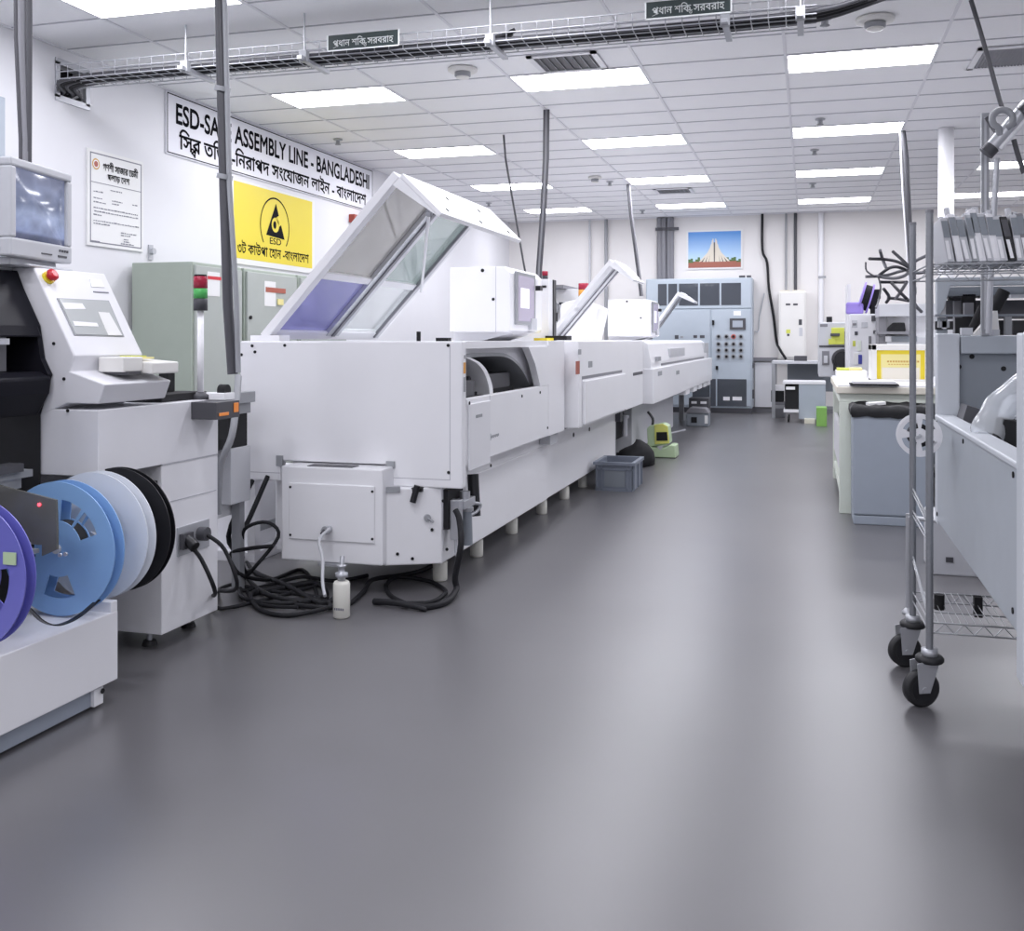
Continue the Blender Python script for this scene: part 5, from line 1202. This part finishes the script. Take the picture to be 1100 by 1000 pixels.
# violet reel with black tape on top
zt3 = c[2]; p = pY(925, 318, Y2_+.2)
vr = thing('tape_reel', 'violet tape reel with black tape on top of the light grey machine', 'reel', (p[0], p[1], zt3))
zc3 = zt3+.17
def tilt(pt): v = Vector(pt)-Vector((p[0], 0, zt3)); a_ = -.28; return (p[0]+v.x*math.cos(a_)-v.z*math.sin(a_), v.y, zt3+v.x*math.sin(a_)+v.z*math.cos(a_)+.02)
b = M('violet'); x_ = -.02
for dx in (-.05, .04): b.tube([tilt((p[0]+dx, p[1], zc3)), tilt((p[0]+dx+.018, p[1], zc3))], .165, 28)
b.build('flange', parent=vr); M('matt_black').tube([tilt((p[0]-.04, p[1], zc3)), tilt((p[0]+.05, p[1], zc3))], .14, 24).build('tape_core', parent=vr)
M('violet').box(p[0]-.16, p[0]+.02, p[1]-.12, p[1]+.05, zt3, zt3+.13).build('holder', parent=vr, bev=.02)
M('matt_black').box(p[0]+.07, p[0]+.20, p[1]-.05, p[1]+.1, zt3+.17, zt3+.27).tube(smooth([(p[0]+.05, p[1], zt3+.12), (p[0]+.15, p[1], zt3+.04), (p[0]+.24, p[1], zt3+.02)], 4), .022, 8).box(p[0]+.1, p[0]+.17, p[1]-.05, p[1]+.1, zt3, zt3+.17).build('dispenser', parent=vr)
# frame machine with black camera head
Y3_ = 10.95
a, c = pY(944, 400, Y3_), pY(1000, 326, Y3_)
x0, x1, z1 = a[0], c[0]+.3, c[2]
t = thing('inspection_machine', 'grey framed machine with small black camera head behind the light box', 'machine', ((x0+x1)/2, Y3_+.3, 0))
zz = lambda y: pY(960, y, Y3_)[2]
M('pale_grey').box(x0, x1, Y3_, Y3_+.6, zz(340), z1).build('top_beam', parent=t, bev=.006)
M('white').box(x0+.08, x1, Y3_+.14, Y3_+.18, zz(365), zz(340)).build('back_panel', parent=t)
M('mid_grey').box(x0, x0+.08, Y3_+.05, Y3_+.5, .05, zz(340)).box(x1-.08, x1, Y3_+.05, Y3_+.5, .05, zz(340)).build('post', parent=t)
M('mid_grey').box(x0-.02, x0+.30, Y3_-.02, Y3_+.3, zz(359), zz(356)).build('stage', parent=t)
M('pale_grey').box(x0+.08, x1-.08, Y3_+.05, Y3_+.5, .1, zz(362)).build('lower_body', parent=t, bev=.006); M('dark_grey').box(x0, x1, Y3_+.03, Y3_+.55, 0, .05).build('base', parent=t)
p = pY(963, 350, Y3_); b = M('matt_black').prism([(p[0]-.09, zz(356)), (p[0]+.09, zz(356)), (p[0]+.08, zz(346.5)), (p[0]-.03, zz(346.5)), (p[0]-.08, zz(352))], 'y', Y3_+.0, Y3_+.12); b.build('camera_head', parent=t, bev=.01)
front(t, [('screen', 'slate', 958, 985, 361, 367, .01), ('panel', 'white_b', 951, 957, 361, 367, .012), ('panel', 'mid_grey', 944.5, 948, 362, 369, .012)], Y3_+.05)
dropc('dark and white hose pair from the ceiling behind the wire cart', (969.5, 141), ((973, 170), (975, 210), (977, 250), (980, 300), (981, 335)), .034, ('dark_grey',))
dropc('thin white hose from the ceiling close behind the left cart post', (967, 141), ((968, 170), (970, 210), (973, 250), (976, 300), (978, 335)), .011, ('white_b',))
# ================================================================ wire shelving cart
CN = pY(998.5, 500, 4.13); CFp = pY(980.5, 500, 4.61)
cx0, cy0, cx1, cy1 = CN[0], 4.13, CFp[0], 4.61
XF = 1.75
ca_ = thing('wire_cart', 'chrome wire shelf cart on black casters at the right', 'cart', ((cx0+XF)/2, (cy0+cy1)/2, 0))
k1 = 4.13/1.075/1090; k2 = 4.61/1.07/1090
for x, y, zt4 in ((cx0, cy0, HC+(YH-229)*k1), (cx1, cy1, HC+(YH-242)*k2), (XF, cy0, 1.9), (XF, cy1, 1.9)):
    b = M('post_steel').cyl((x, y, .20), (x, y, zt4), .0135, 16)
    z = .28
    while z < zt4-.02: b.tube([(x, y, z-.002), (x, y, z), (x, y, z+.002)], [.0136, .0146, .0136], 14, False); z += .0254
    b.use('mid_grey').cyl((x, y, zt4), (x, y, zt4+.012), .0145, 14); b.build('post', parent=ca_)
def caster(x, y, ang):
    c = M('steel').lathe((x, y, 0), [(.028, .185), (.030, .200), (.030, .215)], 20)
    d_ = Vector((math.cos(ang), math.sin(ang), 0)); n_ = Vector((-d_.y, d_.x, 0)); ctr = Vector((x, y, .068))+d_*.035
    for s_ in (-1, 1):
        o_ = ctr+n_*s_*.024
        c.add([tuple(o_+d_*a_+Vector((0,0,z_))+n_*s_*w_) for w_ in (0, .004) for a_, z_ in ((-.022, -.012), (.022, -.012), (.03, .10), (-.065, .115))], [(0,1,2,3),(7,6,5,4),(0,4,5,1),(1,5,6,2),(2,6,7,3),(3,7,4,0)])
    c.box(x-.025, x+.025, y-.025, y+.025, .178, .187)
    fk = c.build('caster', parent=ca_)
    M('rubber').lathe((x, y, 0), [(.047, .166), (.052, .172), (.052, .182), (.045, .190)], 24).build('bumper', parent=fk)
    w = M('rubber'); w.tube([ctr-n_*.018, ctr-n_*.014, ctr+n_*.014, ctr+n_*.018], [.060, .068, .068, .060], 30); w.use('black').tube([ctr-n_*.020, ctr+n_*.020], .046, 24)
    w.use('steel').tube([ctr-n_*.031, ctr+n_*.031], .011, 12); w.build('wheel', parent=fk)
caster(cx0, cy0, math.radians(205)); caster(cx1, cy1, math.radians(200)); caster(XF, cy0, 3.4); caster(XF, cy1, 3.0)
def wire_shelf(z, name, step=.026):
    b = M('chrome')
    for dz in (0, -.038):
        for q_ in (((cx0, cy0), (XF, cy0)), ((cx1, cy1), (XF, cy1)), ((cx0, cy0), (cx1, cy1)), ((XF, cy0), (XF, cy1))):
            b.tube([(q_[0][0], q_[0][1], z+dz), (q_[1][0], q_[1][1], z+dz)], .0035, 6)
    for (xa_, ya_) in ((cx0, cy0), (cx1, cy1)):
        x = xa_+.02; i = 0; pts = []
        while x < XF-.02: pts.append((x, ya_, z if i % 2 else z-.038)); x += .034; i += 1
        for p_, q_ in zip(pts, pts[1:]): b.tube([p_, q_], .0022, 5, False)
    x = cx0+.03
    while x < XF: b.tube([(x, cy0, z+.004), (x, cy1, z+.004)], .0018, 5, False); x += step
    for y in (cy0+.16, cy0+.32): b.tube([(cx0+.01, y, z), (XF, y, z)], .003, 6)
    b.build(name, parent=ca_)
zsh = HC+(YH-284)*k1
wire_shelf(zsh, 'shelf'); wire_shelf(.315, 'shelf')
b = M('chrome')
for z, dz in ((.735, .06), (.64, .03)):
    for q_ in (0, .02): b.tube([(cx0, cy0+.01, z-dz+q_), (cx1, cy1-.01, z-.0+q_)], .004, 6)
b.tube([(cx0, cy0, .32), (cx1, cy1, .45)], .004, 6).tube([(cx0, cy0, .34), (cx1, cy1, .47)], .004, 6); b.build('side_ladder', parent=ca_)
b = M('matt_black'); 
for px, py in ((1009, 650),): p = pY(px, py, 4.4); b.cyl((p[0], 4.4, .30), (p[0], 4.4, .36), .02, 10)
p = pY(1049, 640, 4.45); b.box(p[0]-.01, p[0]+.02, 4.43, 4.47, .27, .35); b.build('shelf_clip', parent=ca_)
# white reel hung between the posts
p = pY(988, 468, 4.72)
wr = thing('cable_reel', 'white spool hung between the two left posts of the wire cart', 'reel', p)
flange(M('white_b'), (p[0], p[1], p[2]), .092, p[1], p[1]+.006, [(20, 80), (100, 160), (190, 250), (280, 340)], hub=.25, r0=.35, r1=.8).build('flange', parent=wr)
flange(M('white_b'), (p[0], p[1]+.06, p[2]), .092, p[1]+.06, p[1]+.066, [(20, 80), (100, 160), (190, 250), (280, 340)], hub=.25, r0=.35, r1=.8).build('flange', parent=wr)
M('matt_black').tube([(p[0], p[1]+.006, p[2]), (p[0], p[1]+.06, p[2])], .05, 24).build('cable_core', parent=wr)
M('steel').tube([(p[0]-.03, p[1]-.12, p[2]), (p[0], p[1]-.01, p[2]), (p[0], p[1]+.08, p[2])], .008, 8).build('spindle', parent=wr)
# slanted trays on the top shelf
ORD = ['first', 'second', 'third', 'fourth', 'fifth', 'sixth', 'seventh', 'eighth', 'ninth', 'tenth', 'eleventh', 'twelfth']
TP = [(1009, .17, 'pale_grey'), (1019, .185, 'white_b'), (1028, .175, 'pale_grey'), (1036, .18, 'plastic_film'), (1043, .20, 'white_b'), (1052, .185, 'pale_grey'), (1058, .18, 'white_b'), (1066, .17, 'pale_grey'), (1076, .17, 'black'), (1084, .175, 'pale_grey'), (1092, .18, 'mid_grey'), (1100, .17, 'pale_grey')]
for i, (px, h_, m) in enumerate(TP):
    p = pY(px+9, 283, 4.16); an = -.16-.03*(i % 3); ex = Vector((math.cos(an), 0, -math.sin(an)))*1; ez = Vector((math.sin(an), 0, math.cos(an)))
    w_ = .026; z_ = zsh+.008+w_*abs(math.sin(an))*0+.002
    lab = ('black slanted component tray, ninth from the left on the top shelf of the wire cart' if m == 'black' else '%s slanted component tray from the left on the top shelf of the wire cart' % ORD[i])
    t = thing('component_tray', lab, 'tray', (p[0], 4.35, zsh), 'slanted trays on the top shelf of the wire cart')
    o_ = Vector((p[0], 4.16, z_))
    M(m).obox(o_, Vector((w_, 0, 0)), (0, .40, 0), ez*h_).build('body', parent=t, bev=.003)
    b = M('slate' if m != 'black' else 'dark_grey').obox(o_+ez*(h_*.55)+Vector((.002, -.003, 0)), Vector((w_-.004, 0, 0)), (0, .003, 0), ez*(h_*.38)); b.build('label_plate', parent=t)
    b = M('white').obox(o_+ez*(h_*.06)+Vector((.004, -.002, 0)), Vector((w_*.45, 0, 0)), (0, .002, 0), ez*(h_*.42)); b.build('paper_label', parent=t)
    b = M('steel').obox(o_+ez*h_+Vector((.006, .06, 0)), Vector((.014, 0, 0)), (0, .05, 0), ez*(.012+.02*(i % 4 == 1))); b.build('catch', parent=t)
# hose bundle tied to the left post
Yh = 4.75
hb = thing('hose_bundle', 'tangle of dark hoses sticking out left from the wire cart post', 'hoses', pY(978, 290, Yh))
HB = [((978, 288), (968, 278), (959, 270)), ((978, 288), (964, 281), (950, 278.5), (934, 278)), ((952, 288), (948, 278), (945.5, 269)), ((978, 292), (965, 287), (955, 288), (944, 296)), ((940, 297), (931, 291), (930, 282)), ((930, 297), (950, 296), (965, 292), (980, 288)),
      ((945, 303), (962, 303), (974, 303)), ((957, 303), (966, 313), (976, 323)), ((974, 303), (967, 314), (962, 321)), ((949, 310), (955, 319), (952, 325)), ((954, 320), (965, 321), (976, 323)), ((980, 282), (990, 277), (1002, 272)), ((978, 292), (990, 293), (1001, 288)),
      ((943, 296), (946, 308), (944, 322), (941, 331)), ((978, 294), (983, 310), (982, 325), (990, 335)), ((978, 290), (972, 296), (960, 299), (944, 297))]
for i, h_ in enumerate(HB):
    M(('dark_grey', 'dark_grey', 'mid_grey')[i % 3 if i < 13 else 2]).tube(smooth([pY(x, y, Yh+.03*((i*5+j) % 4)-.03) for j, (x, y) in enumerate(h_)], 4), .0072 if i not in (4, 13) else .004, 7).build('hose', parent=hb)
# ================================================================ grey hopper feeder at the right edge
HX, HY0, HY1, ZR, ZB = .60, 3.30, 5.30, 1.0, .505
hp = thing('hopper_feeder', 'blue grey hopper machine with sloping rim and film chute at the right edge', 'machine', (1.1, 4.4, 0))
M('hopper').box(HX, HX+.03, HY0, HY1, ZB, ZR).box(HX+.03, 1.7, HY1-.03, HY1, ZB+.01, ZR).box(1.67, 1.7, HY0, HY1-.03, ZB, ZR).box(HX+.03, 1.67, HY0, HY1-.03, ZB+.01, ZB+.03).build('trough', parent=hp, bev=.004)
M('hopper_lt').box(HX-.012, HX+.075, HY0, HY1+.005, ZR, ZR+.022).build('rim', parent=hp, bev=.006)
b = M('pale_grey').box(HX+.075, HX+.10, 3.6, 4.9, ZR-.03, ZR+.006); b.build('rim_strip', parent=hp)
M('hopper_lt').box(HX, HX+.10, HY1, HY1+.10, ZB-.02, HC+.03).build('corner_post', parent=hp, bev=.006)
M('hopper_lt').box(HX-.01, HX+.03, HY0-.09, HY0, .385, HC+.02).build('corner_post', parent=hp, bev=.006)
M('slate').box(HX+.10, 1.7, HY1+.03, HY1+.06, ZR-.35, HC-.05).build('back_panel', parent=hp)
M('hopper').box(HX+.105, 1.7, HY1-.01, HY1+.09, pY(1060, 380, HY1)[2], HC+.02).build('header_beam', parent=hp, bev=.006)
screws([pY(x, y, HY1+.03) for x, y in ((1030, 394), (1078, 396), (1044, 383))], (0, -1, 0), .012, parent=hp)
screws([pX(x, y, HX) for x, y in ((1035, 474), (1006.5, 454), (1089, 510), (1095, 511), (1088.5, 656), (1007, 552))], (-1, 0, 0), .010, parent=hp)
M('hopper_lt').lathe((HX+.04, HY0+.0, 0), [(.02, 1.33), (.035, 1.35), (.035, 1.40), (.02, 1.42)], 16).build('clamp_knob', parent=hp)
for x, y in ((1.6, 3.4), (1.6, 5.2)): M('grey').box(x-.03, x+.03, y-.03, y+.03, 0, ZB).build('leg', parent=hp)
lg = pZ(975.5, 659, 0); M('steel').cyl((lg[0]+.0, lg[1], 0), (lg[0], lg[1], ZB-.0), .012, 10).lathe((lg[0], lg[1], 0), [(.03, 0), (.03, .01), (.012, .03)], 16).cyl((lg[0], lg[1], ZB-.02), (HX+.05, HY1+.05, ZB-.01), .012, 8).build('leg', parent=hp)
# upper works of the hopper
zu = lambda y, Y=5.6: pY(1050, y, Y)[2]
p0, p1 = pY(1005.5, 300, 5.6), pY(1020, 300, 5.6)
M('hopper').prism([(p0[0], zu(298)), (1.9, zu(298)), (1.9, zu(306.5)), (p1[0], zu(307)), (pY(1013, 330, 5.6)[0], zu(332)), (p0[0], zu(341))], 'y', 5.56, 5.64).build('gantry_frame', parent=hp, bev=.004)
M('hopper').box(p0[0], p0[0]+.05, 5.56, 5.64, HC, zu(341)).build('gantry_post', parent=hp)
def gq(b, x0, x1, y0, y1, Y, t=.05): p, q = pY(x0, y1, Y), pY(x1, y0, Y); return b.box(p[0], q[0], Y, Y+t, p[2], q[2])
b = M('slate'); gq(b, 1018, 1120, 307, 318, 5.8, .4); b.use('dark_grey'); gq(b, 1016, 1120, 322, 342, 5.9, .3); b.use('matt_black'); gq(b, 1019, 1032, 319, 323, 5.75); gq(b, 1034, 1048, 316, 340, 5.8); b.use('pale_grey'); gq(b, 1086, 1120, 316, 320, 5.7)
b.use('mid_grey'); gq(b, 1036, 1046, 325, 338, 5.7); gq(b, 1025, 1034, 318, 345, 5.85); b.build('drive_unit', parent=hp)
b = M('slate'); gq(b, 1005, 1120, 337, 340, 5.5, .05); b.use('grey'); gq(b, 1008, 1020, 345, 352, 5.5); gq(b, 1080, 1087, 340, 360, 5.5); b.use('black'); gq(b, 1005, 1013, 345, 354, 5.55); gq(b, 1017, 1024, 345, 354, 5.55); gq(b, 1072, 1080, 344, 360, 5.6); gq(b, 1088, 1110, 344, 360, 5.6); gq(b, 1026, 1072, 341, 362, 5.75)
b.use('white'); gq(b, 1064.5, 1071.5, 344, 354, 5.5, .02); gq(b, 1012, 1017, 345, 353, 5.5, .02); b.build('slide_rail', parent=hp)
b = M('matt_black'); p, q = pY(1079, 312, 5.45), pY(1067, 334, 5.45); b.tube([p, q], .03, 8); p, q = pY(1055, 330, 5.45), pY(1045, 352, 5.45); b.tube([p, q], .02, 8); b.build('belt', parent=hp)
b = M('offwhite'); p = pY(1058, 352, 5.4); b.prism([(p[0]-.06, HC+.02), (p[0]+.06, HC+.02), (p[0]+.05, HC+.14), (p[0]+.035, HC+.14)], 'y', 5.36, 5.44); b.use('pale_grey'); gq(b, 1033, 1045, 352, 360, 5.36, .06); gq(b, 1058, 1074, 354, 360, 5.34, .08); b.build('mounting_clamp', parent=hp)
b = M('grey'); p, q = pY(1058, 352, 5.30), pY(1057.5, 122, 5.30); b.box(p[0]-.017, p[0]+.017, 5.285, 5.315, HC+.02, q[2]); b.use('pale_grey').box(p[0]-.005, p[0]+.005, 5.283, 5.286, HC+.05, q[2]-.02); b.build('upright_pole', parent=hp)
b = M('steel').tube(smooth([pY(1062, 358, 5.25), pY(1064, 300, 5.25), pY(1067, 240, 5.25), pY(1071, 170, 5.25)], 4), .014, 10).tube([pY(1063, 226, 5.26), pY(1063, 240, 5.26)], .02, 8); b.build('air_pipe', parent=hp)
b = M('alu').tube([pY(1061, 163, 5.2), pY(1104, 112, 5.2)], .032, 14); b.use('white').tube([pY(1074, 160, 5.19), pY(1106, 124, 5.19)], .012, 8); b.use('dark_grey').tube([pY(1059, 165, 5.2), pY(1066, 157.5, 5.2)], .036, 14).tube([pY(1097, 122, 5.19), pY(1104, 116, 5.19)], .036, 12); b.build('swing_arm', parent=hp)
lp_ = [pY(1074, 145, 5.18)]+[pY(1077+11*math.cos(a_), 128+10*math.sin(a_), 5.17) for a_ in [2.0+2*PI*i/12*.95 for i in range(12)]]+[pY(1090, 132, 5.18)]
b = M('grey').tube(smooth(lp_, 3), .016, 8); b.use('dark_grey').tube(smooth([pY(1060, 126, 5.25), pY(1067, 137, 5.24), pY(1073, 145, 5.2)], 3), .012, 8).tube(smooth([pY(1089, 150, 5.22), pY(1094, 168, 5.22), pY(1100, 186, 5.22)], 3), .012, 8); b.build('air_hose', parent=hp)
# film chute dropping into the trough
b = M('plastic_film'); c0_ = [pY(1108, 412, 4.5), pY(1088, 425, 4.45), pY(1072, 442, 4.4), pY(1063, 458, 4.35), pY(1060, 474, 4.3)]
b.tube(smooth(c0_, 4), [.062+.004*math.sin(i*1.1) for i in range(17)], 18, False); b.build('film_chute', parent=hp)
M('pale_grey').tube(smooth([pY(1104, 440, 4.6), pY(1096, 470, 4.5), pY(1092, 490, 4.4)], 4), .10, 14).build('feed_roll', parent=hp)
M('dark_grey').obox(pY(1034, 452, 5.0), (.16, 0, -.05), (0, .2, 0), (.02, 0, .07)).build('trough_cleat', parent=hp); b = M('matt_black').obox(pY(1067, 478, 4.3), (.2, 0, -.03), (0, .2, 0), (.04, 0, .10)); b.build('trough_cleat', parent=hp)
dropc('black hose from the ceiling down to the swing arm at the right edge', (1043, 0), ((1052, 30), (1063, 68), (1074, 108), (1078, 120)), .016, ('dark_grey',), Y=None)
# box on the floor behind the cart
p, q = pZ(1010, 618, 0), pZ(1052, 621, 0)
fb = thing('floor_box', 'pale grey box on the floor behind the wire cart', 'box', (p[0]+.2, p[1]+.2, 0))
M('pale_grey').box(p[0]-.05, q[0]+.02, p[1], p[1]+.4, 0, .34).build('body', parent=fb, bev=.01); M('dark_grey').box(q[0]-.01, q[0]+.05, p[1]-.01, p[1]+.1, 0, .06).box(p[0]+.03, p[0]+.07, p[1]-.008, p[1], .08, .11).build('latch', parent=fb)
# ================================================================ world and exposure
w = bpy.data.worlds.new('world'); SC.world = w; w.use_nodes = True
w.node_tree.nodes['Background'].inputs['Color'].default_value = (.8, .82, .9, 1); w.node_tree.nodes['Background'].inputs['Strength'].default_value = .0
vs_ = SC.view_settings; vs_.view_transform = 'Standard'; vs_.look = 'None'; vs_.exposure = 0.0; vs_.gamma = 1.0; vs_.use_curve_mapping = False
SC.cycles.max_bounces = 10; SC.cycles.diffuse_bounces = 6; SC.cycles.glossy_bounces = 4; SC.cycles.transparent_max_bounces = 24; SC.cycles.use_denoising = True
SC.cycles.sample_clamp_indirect = 6
bpy.context.view_layer.update()
